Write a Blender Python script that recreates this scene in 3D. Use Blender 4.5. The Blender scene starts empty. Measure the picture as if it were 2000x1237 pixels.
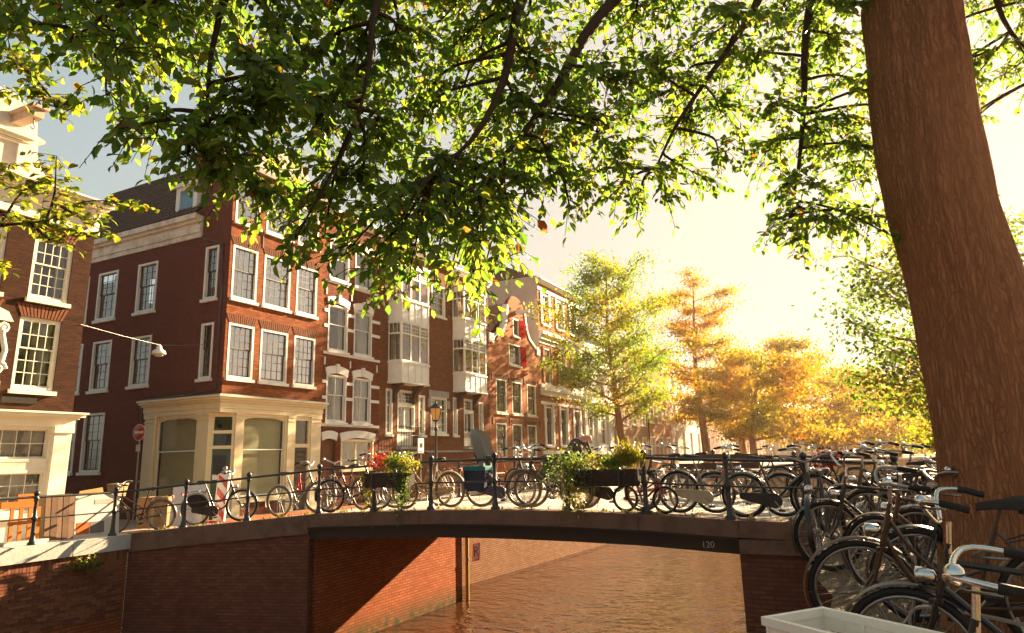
import bpy, math, random
import numpy as np
from mathutils import Vector, Matrix, noise as mnoise

random.seed(11)
rng = np.random.default_rng(11)
R = math.radians
scene = bpy.context.scene
COL = scene.collection

# ------------------------------------------------------------------ camera
# World: +Y runs along the canal away from the viewer, +X to the near bank, Z up.
EYE = Vector((0.0, 0.0, 1.5))
def _camera():
    A, p, r = R(27), R(11.7), R(-1.5)
    c, s, cr, sr = math.cos(p), math.sin(p), math.cos(r), math.sin(r)
    ex, F, eu = Vector((1, 0, 0)), Vector((0, c, s)), Vector((0, -s, c))
    Rv, Uv = cr * ex + sr * eu, -sr * ex + cr * eu
    yaw = Matrix.Rotation(A, 3, 'Z')
    Rv, Uv, F = yaw @ Rv, yaw @ Uv, yaw @ F
    cam = bpy.data.cameras.new('camera')
    cam.lens, cam.sensor_width, cam.sensor_fit = 24.0, 36.0, 'HORIZONTAL'
    cam.clip_start, cam.clip_end = 0.05, 3000
    o = bpy.data.objects.new('camera', cam)
    COL.objects.link(o)
    m = Matrix.Identity(4)
    for i in range(3):
        m[i][0], m[i][1], m[i][2] = Rv[i], Uv[i], -F[i]
    m.translation = EYE
    o.matrix_world = m
    scene.camera = o
_camera()

# ------------------------------------------------------------------ light
SUN_AZ, SUN_EL = R(14.0), R(20.5)          # azimuth from +Y towards +X
SUN_DIR = Vector((math.sin(SUN_AZ) * math.cos(SUN_EL), math.cos(SUN_AZ) * math.cos(SUN_EL), math.sin(SUN_EL)))
def _light():
    w = bpy.data.worlds.new('World'); scene.world = w; w.use_nodes = True
    nt = w.node_tree; nt.nodes.clear()
    out = nt.nodes.new('ShaderNodeOutputWorld'); bg = nt.nodes.new('ShaderNodeBackground')
    sky = nt.nodes.new('ShaderNodeTexSky'); sky.sky_type = 'NISHITA'; sky.sun_disc = False
    sky.sun_elevation = SUN_EL; sky.sun_rotation = SUN_AZ
    sky.air_density, sky.dust_density, sky.ozone_density = 1.0, 3.5, 1.2
    mul = nt.nodes.new('ShaderNodeMix'); mul.data_type = 'RGBA'; mul.blend_type = 'MULTIPLY'
    mul.inputs[0].default_value = 1.0
    ad = nt.nodes.new('ShaderNodeVectorMath'); ad.operation = 'ADD'; ad.inputs[1].default_value = (1.7, 1.3, 1.0)
    dv = nt.nodes.new('ShaderNodeVectorMath'); dv.operation = 'DIVIDE'      # film-like shoulder over the whole sky
    nt.links.new(sky.outputs[0], ad.inputs[0]); nt.links.new(sky.outputs[0], dv.inputs[0]); nt.links.new(ad.outputs[0], dv.inputs[1]); nt.links.new(dv.outputs[0], mul.inputs[6]); mul.inputs[7].default_value = (0.91, 0.81, 0.67, 1)
    nt.links.new(mul.outputs[2], bg.inputs[0]); bg.inputs[1].default_value = 0.15
    nt.links.new(bg.outputs[0], out.inputs[0])
    L = bpy.data.lights.new('sun', 'SUN'); L.energy = 4.2; L.angle = R(0.5); L.color = (1.0, 0.74, 0.45)
    o = bpy.data.objects.new('sun', L); COL.objects.link(o)
    o.rotation_euler = SUN_DIR.to_track_quat('Z', 'Y').to_euler()
    o.location = (40, 60, 60)
_light()
vs = scene.view_settings
vs.view_transform, vs.look, vs.gamma, vs.exposure, vs.use_curve_mapping = 'Standard', 'None', 1.0, 3.0, False
cy = scene.cycles
cy.use_denoising = True
cy.max_bounces, cy.diffuse_bounces, cy.glossy_bounces, cy.transmission_bounces = 8, 4, 4, 6
cy.transparent_max_bounces, cy.volume_bounces = 12, 1
cy.sample_clamp_indirect = 6.0
cy.caustics_reflective = cy.caustics_refractive = False

# ------------------------------------------------------------------ materials
MATS = {}
def _nt(name):
    m = bpy.data.materials.new(name); m.use_nodes = True
    return m, m.node_tree, m.node_tree.nodes['Principled BSDF']
def _N(nt, t, **kw):
    n = nt.nodes.new(t)
    for k, v in kw.items(): setattr(n, k, v)
    return n
def _mixrgb(nt, fac, a, b, blend='MIX'):
    n = nt.nodes.new('ShaderNodeMix'); n.data_type = 'RGBA'; n.blend_type = blend
    for i, v in ((0, fac), (6, a), (7, b)):
        if hasattr(v, 'links') or isinstance(v, bpy.types.NodeSocket): nt.links.new(v, n.inputs[i])
        else: n.inputs[i].default_value = v if i == 0 else (*v[:3], 1)
    return n.outputs[2]
def _coords(nt, scale=(1, 1, 1), kind='Object'):
    tc = nt.nodes.new('ShaderNodeTexCoord'); mp = nt.nodes.new('ShaderNodeMapping')
    nt.links.new(tc.outputs[kind], mp.inputs[0]); mp.inputs['Scale'].default_value = scale
    return mp.outputs[0]
def _noise(nt, vec, scale, detail=4, rough=.6):
    n = _N(nt, 'ShaderNodeTexNoise'); n.inputs['Scale'].default_value = scale
    n.inputs['Detail'].default_value = detail; n.inputs['Roughness'].default_value = rough
    nt.links.new(vec, n.inputs['Vector']); return n.outputs['Fac']
def _ramp(nt, fac, stops):
    n = _N(nt, 'ShaderNodeValToRGB'); e = n.color_ramp.elements
    while len(e) < len(stops): e.new(.5)
    for el, (p, c) in zip(e, stops): el.position = p; el.color = (*c, 1) if len(c) == 3 else c
    nt.links.new(fac, n.inputs[0]); return n.outputs[0]
def _math(nt, op, a, b):
    n = _N(nt, 'ShaderNodeMath', operation=op)
    for i, v in ((0, a), (1, b)):
        if isinstance(v, bpy.types.NodeSocket): nt.links.new(v, n.inputs[i])
        else: n.inputs[i].default_value = v
    return n.outputs[0]
def _bump(nt, b, h, strength=.4, dist=.02):
    n = _N(nt, 'ShaderNodeBump'); n.inputs['Strength'].default_value = strength; n.inputs['Distance'].default_value = dist
    nt.links.new(h, n.inputs['Height']); nt.links.new(n.outputs[0], b.inputs['Normal'])

def paint(name, col, rough=.5, metal=0.0, wear=.25, scale=3.0, bump=.15, spec=None, dirt=None):
    """plain coat with blotchy wear"""
    if name in MATS: return MATS[name]
    m, nt, b = _nt(name)
    v = _coords(nt)
    f = _noise(nt, v, scale, 6, .65); f2 = _noise(nt, v, scale * 11, 3)
    dk = dirt or tuple(c * .55 for c in col)
    c1 = _mixrgb(nt, _math(nt, 'MULTIPLY', _ramp(nt, f, [(.45, (0, 0, 0)), (.75, (1, 1, 1))]), wear * 2), col, dk)
    c2 = _mixrgb(nt, _math(nt, 'MULTIPLY', f2, wear * .5), c1, tuple(min(1, c * 1.3) for c in col))
    nt.links.new(c2, b.inputs['Base Color'])
    b.inputs['Roughness'].default_value = rough; b.inputs['Metallic'].default_value = metal
    b.inputs['Specular IOR Level'].default_value = spec if spec is not None else (.5 if rough < .42 or metal else .15)
    if bump: _bump(nt, b, f2, bump, .01)
    MATS[name] = m; return m

def brick(name, c1, c2, mortar, bw=.22, bh=.065, mo=.007, stain=.5, bump=.5, rough=.85, alg=None):
    if name in MATS: return MATS[name]
    m, nt, b = _nt(name)
    tc = _N(nt, 'ShaderNodeTexCoord'); sep = _N(nt, 'ShaderNodeSeparateXYZ'); com = _N(nt, 'ShaderNodeCombineXYZ')
    nt.links.new(tc.outputs['Object'], sep.inputs[0])
    nt.links.new(_math(nt, 'ADD', sep.outputs[0], sep.outputs[1]), com.inputs[0]); nt.links.new(sep.outputs[2], com.inputs[1])
    t = _N(nt, 'ShaderNodeTexBrick'); nt.links.new(com.outputs[0], t.inputs['Vector'])
    t.inputs['Color1'].default_value = (*c1, 1); t.inputs['Color2'].default_value = (*c2, 1); t.inputs['Mortar'].default_value = (*mortar, 1)
    t.inputs['Scale'].default_value = 1; t.inputs['Mortar Size'].default_value = mo; t.inputs['Mortar Smooth'].default_value = .2
    t.inputs['Brick Width'].default_value = bw; t.inputs['Row Height'].default_value = bh; t.inputs['Bias'].default_value = -.1
    f = _noise(nt, tc.outputs['Object'], .55, 6, .7); f3 = _noise(nt, tc.outputs['Object'], 5.0, 4)
    col = _mixrgb(nt, _math(nt, 'MULTIPLY', _ramp(nt, f, [(.42, (0, 0, 0)), (.7, (1, 1, 1))]), stain), t.outputs['Color'], tuple(c * .5 for c in c1))
    col = _mixrgb(nt, _math(nt, 'MULTIPLY', f3, .35), col, tuple(min(1, c * 1.5) for c in c2))
    if alg:   # damp green / pale salts near a waterline at local height alg
        band = _N(nt, 'ShaderNodeMapRange'); nt.links.new(sep.outputs[2], band.inputs[0])
        band.inputs[1].default_value, band.inputs[2].default_value = alg + .55, alg + .1
        k = _math(nt, 'MULTIPLY', band.outputs[0], _ramp(nt, f3, [(.35, (.35, .35, .35)), (.6, (1, 1, 1))]))
        col = _mixrgb(nt, k, col, (.05, .055, .02))
    nt.links.new(col, b.inputs['Base Color']); b.inputs['Roughness'].default_value = rough
    b.inputs['Specular IOR Level'].default_value = .06
    h = _math(nt, 'ADD', _math(nt, 'MULTIPLY', t.outputs['Fac'], -1.0), _math(nt, 'MULTIPLY', f3, .5))
    _bump(nt, b, h, bump, .012)
    MATS[name] = m; return m

def leaf_mat(name, stops, trans, tfac=.55, rough=.45):
    """stops: colour ramp over the per-leaf random value; trans: ramp of the light let through"""
    if name in MATS: return MATS[name]
    m = bpy.data.materials.new(name); m.use_nodes = True; nt = m.node_tree; nt.nodes.clear()
    out = _N(nt, 'ShaderNodeOutputMaterial')
    at = _N(nt, 'ShaderNodeAttribute'); at.attribute_name = 'leafvar'
    tc = _N(nt, 'ShaderNodeTexCoord')
    f = _noise(nt, tc.outputs['Object'], 30, 2)
    v = _math(nt, 'ADD', at.outputs['Fac'], _math(nt, 'MULTIPLY', _math(nt, 'SUBTRACT', f, .5), .18))
    d = _N(nt, 'ShaderNodeBsdfPrincipled'); nt.links.new(_ramp(nt, v, stops), d.inputs['Base Color'])
    d.inputs['Roughness'].default_value = rough; d.inputs['Specular IOR Level'].default_value = .35
    t = _N(nt, 'ShaderNodeBsdfTranslucent'); nt.links.new(_ramp(nt, v, trans), t.inputs[0])
    mx = _N(nt, 'ShaderNodeMixShader'); mx.inputs[0].default_value = tfac
    nt.links.new(d.outputs[0], mx.inputs[1]); nt.links.new(t.outputs[0], mx.inputs[2]); nt.links.new(mx.outputs[0], out.inputs[0])
    MATS[name] = m; return m

def glass(name, tint=(.9, .95, .95), refl=1.0, ior=1.52):
    if name in MATS: return MATS[name]
    m = bpy.data.materials.new(name); m.use_nodes = True; nt = m.node_tree; nt.nodes.clear()
    out = _N(nt, 'ShaderNodeOutputMaterial'); fr = _N(nt, 'ShaderNodeFresnel'); fr.inputs[0].default_value = ior
    tr = _N(nt, 'ShaderNodeBsdfTransparent'); tr.inputs[0].default_value = (*tint, 1)
    gl = _N(nt, 'ShaderNodeBsdfGlossy'); gl.inputs['Roughness'].default_value = .015
    tc = _N(nt, 'ShaderNodeTexCoord'); f = _noise(nt, tc.outputs['Object'], 1.7, 2)
    bp = _N(nt, 'ShaderNodeBump'); bp.inputs['Strength'].default_value = .06; bp.inputs['Distance'].default_value = .05
    nt.links.new(f, bp.inputs['Height']); nt.links.new(bp.outputs[0], gl.inputs['Normal'])
    mx = _N(nt, 'ShaderNodeMixShader'); k = _math(nt, 'MINIMUM', _math(nt, 'MULTIPLY', fr.outputs[0], 2.6 * refl), 1.0)
    nt.links.new(k, mx.inputs[0]); nt.links.new(tr.outputs[0], mx.inputs[1]); nt.links.new(gl.outputs[0], mx.inputs[2])
    nt.links.new(mx.outputs[0], out.inputs[0]); MATS[name] = m; return m

M_white = paint('white_paint', (.78, .74, .66), .45, wear=.15)
M_cream = paint('cream_paint', (.74, .60, .36), .4, wear=.12)
M_ivory = paint('ivory_paint', (.76, .70, .56), .45, wear=.12)
M_sashdk = paint('dark_sash', (.045, .03, .02), .4, wear=.2)
M_iron = paint('black_iron', (.022, .02, .02), .38, .2, wear=.3, scale=8)
M_black = paint('black_enamel', (.016, .015, .015), .28, .1, wear=.2, scale=9)
M_chrome = paint('chrome', (.62, .60, .57), .2, 1.0, wear=.25, scale=14, bump=.05)
M_steel = paint('dull_steel', (.30, .28, .26), .42, .9, wear=.3, scale=12)
M_rubber = paint('tyre_rubber', (.022, .02, .018), .7, wear=.3, scale=10)
M_gum = paint('tan_tyre', (.20, .13, .075), .7, wear=.3, scale=10)
M_leather = paint('black_leather', (.025, .02, .018), .5, wear=.25, scale=9)
M_red = paint('red_plastic', (.52, .035, .02), .4, wear=.2)
M_stone = paint('grey_stone', (.34, .31, .27), .8, wear=.45, scale=2.2, bump=.5)
M_brown_stone = paint('brown_stone', (.17, .090, .062), .8, wear=.85, scale=2.6, bump=.5)
M_wood = paint('weathered_wood', (.20, .12, .065), .75, wear=.5, scale=4)
M_glass = glass('window_glass')
M_glassdk = glass('dim_glass', (.5, .5, .48), .8)
M_curtain = paint('curtain_cloth', (.50, .42, .27), .9, wear=.2, bump=0)
M_blind = paint('blind_slats', (.55, .48, .28), .6, wear=.15)
M_dark = paint('sign_dark_and_room_shade', (.03, .025, .02), .9, wear=.2)  # near-black coat for signs; behind windows it paints the unlit interior
M_bark = None

# ------------------------------------------------------------------ mesh helpers
class MB:
    def __init__(self): self.v, self.f, self.s = [], [], []
    def add(self, vs, fs, smooth=False):
        o = len(self.v); self.v += [tuple(p) for p in vs]
        for f in fs: self.f.append([i + o for i in f]); self.s.append(smooth)
        return self
    def box(self, x0, x1, y0, y1, z0, z1):
        return self.add([(x0, y0, z0), (x1, y0, z0), (x1, y1, z0), (x0, y1, z0), (x0, y0, z1), (x1, y0, z1), (x1, y1, z1), (x0, y1, z1)],
                        [(0, 3, 2, 1), (4, 5, 6, 7), (0, 1, 5, 4), (1, 2, 6, 5), (2, 3, 7, 6), (3, 0, 4, 7)])
    def quad(self, a, b, c, d): return self.add([a, b, c, d], [(0, 1, 2, 3)])
    def prism(self, poly, y0, y1, axis='y'):
        """poly in the plane across axis, extruded between y0 and y1"""
        n = len(poly)
        mk = {'y': lambda a, b, t: (a, t, b), 'x': lambda a, b, t: (t, a, b), 'z': lambda a, b, t: (a, b, t)}[axis]
        vs = [mk(a, b, y0) for a, b in poly] + [mk(a, b, y1) for a, b in poly]
        fs = [list(range(n)), list(range(2 * n - 1, n - 1, -1))] + [(i, (i + 1) % n, n + (i + 1) % n, n + i) for i in range(n)]
        return self.add(vs, fs)
    def tube(self, pts, r, n=6, closed=False, cap=True):
        pts = [Vector(p) for p in pts]; k = len(pts)
        rs = r if hasattr(r, '__len__') else [r] * k
        up = None; rings = []
        for i, p in enumerate(pts):
            if closed: t = pts[(i + 1) % k] - pts[i - 1]
            else: t = pts[min(i + 1, k - 1)] - pts[max(i - 1, 0)]
            t = t.normalized() if t.length > 1e-9 else Vector((0, 0, 1))
            if up is None:
                a = Vector((0, 0, 1)) if abs(t.z) < .9 else Vector((1, 0, 0))
                up = (a - t * a.dot(t)).normalized()
            else:
                up = up - t * up.dot(t)
                up = up.normalized() if up.length > 1e-6 else t.orthogonal().normalized()
            b = t.cross(up)
            rings.append([p + (up * math.cos(2 * math.pi * j / n) + b * math.sin(2 * math.pi * j / n)) * rs[i] for j in range(n)])
        vs = [q for rr in rings for q in rr]; fs = []
        for i in range(k if closed else k - 1):
            a, c = i * n, ((i + 1) % k) * n
            for j in range(n): fs.append((a + j, a + (j + 1) % n, c + (j + 1) % n, c + j))
        self.add(vs, fs, True)
        if cap and not closed:
            self.add(rings[0], [list(range(n - 1, -1, -1))]); self.add(rings[-1], [list(range(n))])
        return self
    def lathe(self, prof, n=12, c=(0, 0, 0), axis='z', smooth=True):
        vs, fs = [], []
        for r, z in prof:
            for j in range(n):
                a = 2 * math.pi * j / n; x, y = r * math.cos(a), r * math.sin(a)
                q = {'z': (x, y, z), 'y': (x, z, y), 'x': (z, x, y)}[axis]
                vs.append((q[0] + c[0], q[1] + c[1], q[2] + c[2]))
        for i in range(len(prof) - 1):
            for j in range(n): fs.append((i * n + j, i * n + (j + 1) % n, (i + 1) * n + (j + 1) % n, (i + 1) * n + j))
        self.add(vs, fs, smooth)
        k = len(prof) - 1
        if prof[0][0] > 1e-4: self.add(vs[:n], [list(range(n))])
        if prof[k][0] > 1e-4: self.add(vs[k * n:], [list(range(n))])
        return self
    def ball(self, c, r, n=8, m=6, sq=(1, 1, 1)):
        prof = [(math.sin(math.pi * i / m), -math.cos(math.pi * i / m)) for i in range(m + 1)]
        vs, fs = [], []
        for a, z in prof:
            for j in range(n):
                t = 2 * math.pi * j / n
                vs.append((c[0] + r * sq[0] * a * math.cos(t), c[1] + r * sq[1] * a * math.sin(t), c[2] + r * sq[2] * z))
        for i in range(m):
            for j in range(n): fs.append((i * n + j, i * n + (j + 1) % n, (i + 1) * n + (j + 1) % n, (i + 1) * n + j))
        return self.add(vs, fs, True)
    def xform(self, M):
        self.v = [tuple(M @ Vector(p)) for p in self.v]; return self
    def mesh(self, name, mat):
        me = bpy.data.meshes.new(name); me.from_pydata(self.v, [], self.f)
        me.polygons.foreach_set('use_smooth', self.s)
        if mat: me.materials.append(mat)
        me.update(); return me

CACHE = {}
def cached(key, fn):
    if key not in CACHE: CACHE[key] = fn()
    return CACHE[key]
def put(name, data, parent=None, loc=(0, 0, 0), rot=None, mat=None):
    """link one object; data: MB (with mat) or a mesh that may be shared"""
    if isinstance(data, MB): data = data.mesh(name, mat)
    o = bpy.data.objects.new(name, data); COL.objects.link(o)
    o.parent = parent
    o.location = loc
    if rot is not None: o.rotation_euler = rot
    return o
def empty(name, loc=(0, 0, 0), rz=0.0, rot=None):
    o = bpy.data.objects.new(name, None); o.empty_display_size = .2; COL.objects.link(o)
    o.location = loc; o.rotation_euler = rot or (0, 0, rz); return o
def tag(o, label, cat, group=None):
    o['label'] = label; o['category'] = cat
    if group: o['group'] = group
    return o
def structure(o): o['kind'] = 'structure'; return o
def stuff(o): o['kind'] = 'stuff'; return o
def smoothstep(t): t = max(0, min(1, t)); return t * t * (3 - 2 * t)
def lerp(a, b, t): return a + (b - a) * t
def arc(cx, cz, r, a0, a1, n): return [(cx + r * math.cos(R(lerp(a0, a1, i / n))), cz + r * math.sin(R(lerp(a0, a1, i / n)))) for i in range(n + 1)]

DZ = [(-40, .05), (-16, .05), (-14.6, .09), (-13.5, .20), (-12.3, .30), (-10.4, .46), (-9, .52), (-7.6, .57), (-6.2, .59), (-4.76, .58), (-3.4, .55), (-2.05, .48), (-.9, .45), (0, .40), (2, .30), (6, .22), (60, .2)]
def deck_z(x): return float(np.interp(x, [a for a, b in DZ], [b for a, b in DZ]))
# ------------------------------------------------------------------ ground, water, far shore
def water_mat():
    m, nt, b = _nt('canal_water')
    v = _coords(nt, (1, 1, 1))
    w1 = _noise(nt, _coords(nt, (.8, 1.1, 1)), 1.5, 2, .5)
    w2 = _noise(nt, v, 4.2, 2, .5)
    w3 = _noise(nt, v, .35, 2)
    rid = _math(nt, 'SUBTRACT', 1.0, _math(nt, 'MULTIPLY', _math(nt, 'ABSOLUTE', _math(nt, 'SUBTRACT', w1, .5), 0), 4.0))   # peaked wavelets
    h = _math(nt, 'ADD', _math(nt, 'ADD', _math(nt, 'MULTIPLY', rid, .36), _math(nt, 'MULTIPLY', w2, .45)), _math(nt, 'MULTIPLY', w3, 1.2))
    b.inputs['Base Color'].default_value = (.045, .016, .006, 1); b.inputs['Roughness'].default_value = .035
    b.inputs['IOR'].default_value = 1.33
    _bump(nt, b, h, 1.0, .085)
    return m
def ground_mat(name, c1, c2, bw, bh, mort, scale=1, rough=.85):
    m, nt, b = _nt(name)
    v = _coords(nt)
    t = _N(nt, 'ShaderNodeTexBrick'); nt.links.new(v, t.inputs['Vector'])
    t.inputs['Color1'].default_value = (*c1, 1); t.inputs['Color2'].default_value = (*c2, 1); t.inputs['Mortar'].default_value = (*mort, 1)
    t.inputs['Scale'].default_value = 1; t.inputs['Brick Width'].default_value = bw; t.inputs['Row Height'].default_value = bh; t.inputs['Mortar Size'].default_value = .006
    f = _noise(nt, v, .7, 6, .7); f2 = _noise(nt, v, 14, 3)
    col = _mixrgb(nt, _math(nt, 'MULTIPLY', _ramp(nt, f, [(.4, (0, 0, 0)), (.7, (1, 1, 1))]), .5), t.outputs['Color'], tuple(c * .55 for c in c1))
    col = _mixrgb(nt, _math(nt, 'MULTIPLY', f2, .3), col, c2)
    nt.links.new(col, b.inputs['Base Color']); b.inputs['Roughness'].default_value = rough
    _bump(nt, b, _math(nt, 'ADD', f2, _math(nt, 'MULTIPLY', t.outputs['Fac'], -1.5)), .5, .012)
    return m
def dirt_mat():
    m, nt, b = _nt('quay_dirt')
    v = _coords(nt); f = _noise(nt, v, 2.2, 8, .7); f2 = _noise(nt, v, 19, 4)
    col = _ramp(nt, f, [(.3, (.055, .035, .02)), (.5, (.13, .085, .045)), (.62, (.085, .075, .025)), (.8, (.19, .13, .075))])
    col = _mixrgb(nt, _math(nt, 'MULTIPLY', f2, .5), col, (.20, .12, .05))
    nt.links.new(col, b.inputs['Base Color']); b.inputs['Roughness'].default_value = .95
    _bump(nt, b, _math(nt, 'ADD', f2, f), .9, .04); return m
WZ = -2.35
M_water = water_mat()
M_street = ground_mat('street_pavers', (.30, .22, .15), (.36, .27, .19), .21, .07, (.13, .10, .07))
M_dirt = dirt_mat()
M_flag = ground_mat('pavement_flags', (.36, .30, .23), (.42, .35, .27), .3, .3, (.16, .13, .10))

structure(put('canal_water', MB().quad((-60, -30, WZ), (60, -30, WZ), (60, 320, WZ), (-60, 320, WZ)), mat=M_water))
structure(put('canal_bed', MB().quad((-300, -60, WZ - .6), (300, -60, WZ - .6), (300, 420, WZ - .6), (-300, 420, WZ - .6)), mat=M_dirt))

LEFT_EDGE = [(17.4, -11.8), (30, -10.9), (60, -8.4), (85, -6.2), (100, -2.6), (115, 2.5), (130, 8), (150, 18), (185, 44), (230, 90)]
RIGHT_EDGE = [(17.4, -.6), (40, .8), (70, 5), (95, 14), (120, 30), (150, 60)]
def sheet(name, rows, mat, z=.05):
    """rows: (y, x0, x1[, z])"""
    mb = MB(); vs = []
    for r in rows: vs += [(r[1], r[0], z), (r[2], r[0], z)]
    mb.add(vs, [(2 * i, 2 * i + 1, 2 * i + 3, 2 * i + 2) for i in range(len(rows) - 1)])
    return structure(put(name, mb, mat=mat))
mb = MB(); vs = []
_rows = [(-30, -14.7), (9.95, -14.7), (9.951, -14.7), (17.399, -14.7)] + [(y, x - .25) for y, x in LEFT_EDGE] + [(420, 260)]
for y, x in _rows: vs += [(-140, y, -.45), (min(-19, x - 4), y, -.45), (x - 1.5, y, .02), (x, y, .03)]
mb.add(vs, [(4 * i + j, 4 * i + j + 1, 4 * i + j + 5, 4 * i + j + 4) for i in range(len(_rows) - 1) for j in range(3)])
structure(put('street', mb, mat=M_street))
sheet('pavement', [(-20, -21, -19.4), (12, -21, -19.4)], M_flag, -.36)
sheet('pavement', [(17.4, -21, -19.2), (84, -21, -19.2)], M_flag, -.36)
# near bank
mb = MB(); vs, fs = [], []
ys = [-12, -4, 0, 2, 4, 5, 6, 7, 8, 9, 10, 11, 17.4, 40, 70, 95, 120, 150]
for y in ys:
    e = -.45 if y < 7.4 else -.72
    if y > 11: e = float(np.interp(y, [a for a, b in RIGHT_EDGE], [b for a, b in RIGHT_EDGE])) + .2
    hz = .2 + .22 * smoothstep((y - 6) / 4.5) - .2 * smoothstep((6 - y) / 3)
    if y > 17: hz = .4 - .35 * smoothstep((y - 17) / 20)
    xs_ = [e, e + .8, e + 2, e + 4, e + 8, 200]
    for k, x in enumerate(xs_): vs.append((x, y, hz + (random.uniform(-.02, .02) if y < 11 and 0 < k < 5 else 0)))
n = 6
for i in range(len(ys) - 1):
    for j in range(n - 1): fs.append((i * n + j, i * n + j + 1, (i + 1) * n + j + 1, (i + 1) * n + j))
mb.add(vs, fs, True); structure(put('quay_ground', mb, mat=M_dirt))
mb = MB(); mb.add([(.9, 10.6, .425), (60, 10.6, .425), (60, 17.6, .425), (.9, 17.6, .425)], [(0, 1, 2, 3)])
structure(put('road', mb, mat=M_street))

# far quay walls ------------------------------------------------------------
M_quaybrick = brick('quay_brick', (.25, .062, .024), (.40, .12, .042), (.07, .03, .018), mo=.011, stain=.6, alg=WZ, bump=.9)
M_quaybrick2 = brick('quay_brick_pale', (.22, .095, .045), (.34, .17, .08), (.08, .055, .04), mo=.011, stain=.5, alg=WZ, bump=.9)
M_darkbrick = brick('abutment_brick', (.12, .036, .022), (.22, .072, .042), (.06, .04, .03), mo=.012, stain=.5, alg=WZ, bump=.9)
M_coping = paint('coping_stone', (.50, .46, .40), .75, wear=.45, scale=1.7, bump=.4)

qw = empty('quay_wall', (-14.55, 8, WZ)); tag(qw, 'brick quay wall with pale stone coping below the row of stacked boards', 'wall')
mb = MB(); mb.box(-.45, 0, -22, -.9, 0, 2.15); mb.box(-.45, -.012, -.9, 1.95, 0, 2.15)
put('masonry', mb, qw, mat=M_quaybrick)
bm_ = MB().box(-.03, .0, .004, .206, .004, .056)
bmesh_ = [MB().box(-.03, .006 * k, .004, .206, .004, .056) for k in (0, 1, 2)]
bricks = [b.mesh('brick', None) for b in bmesh_]
soldier = MB().box(-.03, .008, .003, .062, 0, .19).mesh('brick', None)
bmats = [paint('loose_brick_%d' % i, c, .85, wear=.4, scale=6, bump=.4) for i, c in enumerate([(.21, .075, .04), (.26, .10, .05), (.15, .055, .035)])]
for me in bricks + [soldier]: me.materials.append(bmats[0])
def brick_at(me, y, z):
    o = put('brick', me, qw, (0, y, z)); o.material_slots[0].link = 'OBJECT'; o.material_slots[0].material = random.choice(bmats)
    return o
row = 0; z = 1.94 - .062
while z > .78:
    y = -.86 + (row % 2) * .105
    while y < 1.74:
        brick_at(random.choice(bricks), y, z); y += .21
    z -= .062; row += 1
y = -.88
while y < 1.88: brick_at(soldier, y, 1.945); y += .066
for y0, y1 in [(-21.5, -16), (-15.99, -10), (-9.99, -4.6), (-4.59, -1.3), (-1.29, .72), (.73, 1.97)]:
    put('coping_stone', MB().box(-.5, .07, y0 + .004, y1 - .004, 2.14, 2.44), qw, mat=M_coping)

def wall_run(name, pts, z0, z1, mat, th=.5, label=None, cat='wall', cope=None):
    """a wall following plan points; the visible face is on the right-hand side of the run"""
    o = empty(name, (pts[0][0], pts[0][1], z0)); tag(o, label, cat)
    mb, cb = MB(), MB()
    for (xa, ya), (xb, yb) in zip(pts, pts[1:]):
        d = Vector((xb - xa, yb - ya, 0)).normalized(); nrm = Vector((-d.y, d.x, 0)) * th
        a, b = Vector((xa, ya, 0)), Vector((xb, yb, 0))
        for m_, off, lo, hi, e in ((mb, 0, z0, z1, 0), (cb, .05, z1, z1 + .28, .05)):
            q = [a - nrm.normalized() * off, b - nrm.normalized() * off, b + nrm, a + nrm]
            vs = [(p.x - pts[0][0], p.y - pts[0][1], lo - z0) for p in q] + [(p.x - pts[0][0], p.y - pts[0][1], hi - z0) for p in q]
            m_.add(vs, [(0, 3, 2, 1), (4, 5, 6, 7), (0, 1, 5, 4), (1, 2, 6, 5), (2, 3, 7, 6), (3, 0, 4, 7)])
    put('masonry', mb, o, mat=mat)
    if cope: put('coping', cb, o, mat=cope)
    return o
wall_run('quay_wall', [(x, y) for y, x in LEFT_EDGE], WZ, -.23, M_quaybrick2, label='sunlit brick quay wall running on beyond the bridge above the water', cope=M_coping)
wall_run('quay_wall', [(x, y) for y, x in reversed(RIGHT_EDGE)], WZ, -.05, M_quaybrick2, label='brick quay wall of the near bank beyond the bridge', cope=M_coping)
# vertical timber guide beam on the far wall, with the mooring sign
tp = empty('mooring_post', (-10.53, 17.46, WZ)); tag(tp, 'yellowed wooden post standing in the water at the corner of the bridge', 'post')
put('pole', MB().tube([(0, 0, -.5), (0, 0, 2.3)], .055, 10), tp, mat=paint('yellow_post', (.34, .22, .05), .6, wear=.4))
put('band', MB().lathe([(.065, 1.02), (.065, 1.10)], 10), tp, mat=M_steel)

# ------------------------------------------------------------------ bridge
br = empty('bridge', (-6.2, 11.2, 0)); tag(br, 'low arched canal bridge with dark girder and brown stone edge', 'bridge')
BX, BY = -6.2, 11.2
def profile(x0, x1, top, bot, n=28):
    xs = [lerp(x0, x1, i / n) for i in range(n + 1)]
    return [(x - BX, deck_z(x) - top) for x in xs] + [(x - BX, deck_z(x) - bot) for x in reversed(xs)]
def strip(mb, x0, x1, top, bot, y0, y1, n=28):
    xs = [lerp(x0, x1, i / n) for i in range(n + 1)]
    for a, b in zip(xs, xs[1:]):
        za, zb = deck_z(a), deck_z(b)
        vs = [(a - BX, y0, za - bot), (b - BX, y0, zb - bot), (b - BX, y1, zb - bot), (a - BX, y1, za - bot),
              (a - BX, y0, za - top), (b - BX, y0, zb - top), (b - BX, y1, zb - top), (a - BX, y1, za - top)]
        mb.add(vs, [(0, 3, 2, 1), (4, 5, 6, 7), (0, 1, 5, 4), (2, 3, 7, 6)])
    return mb
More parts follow.
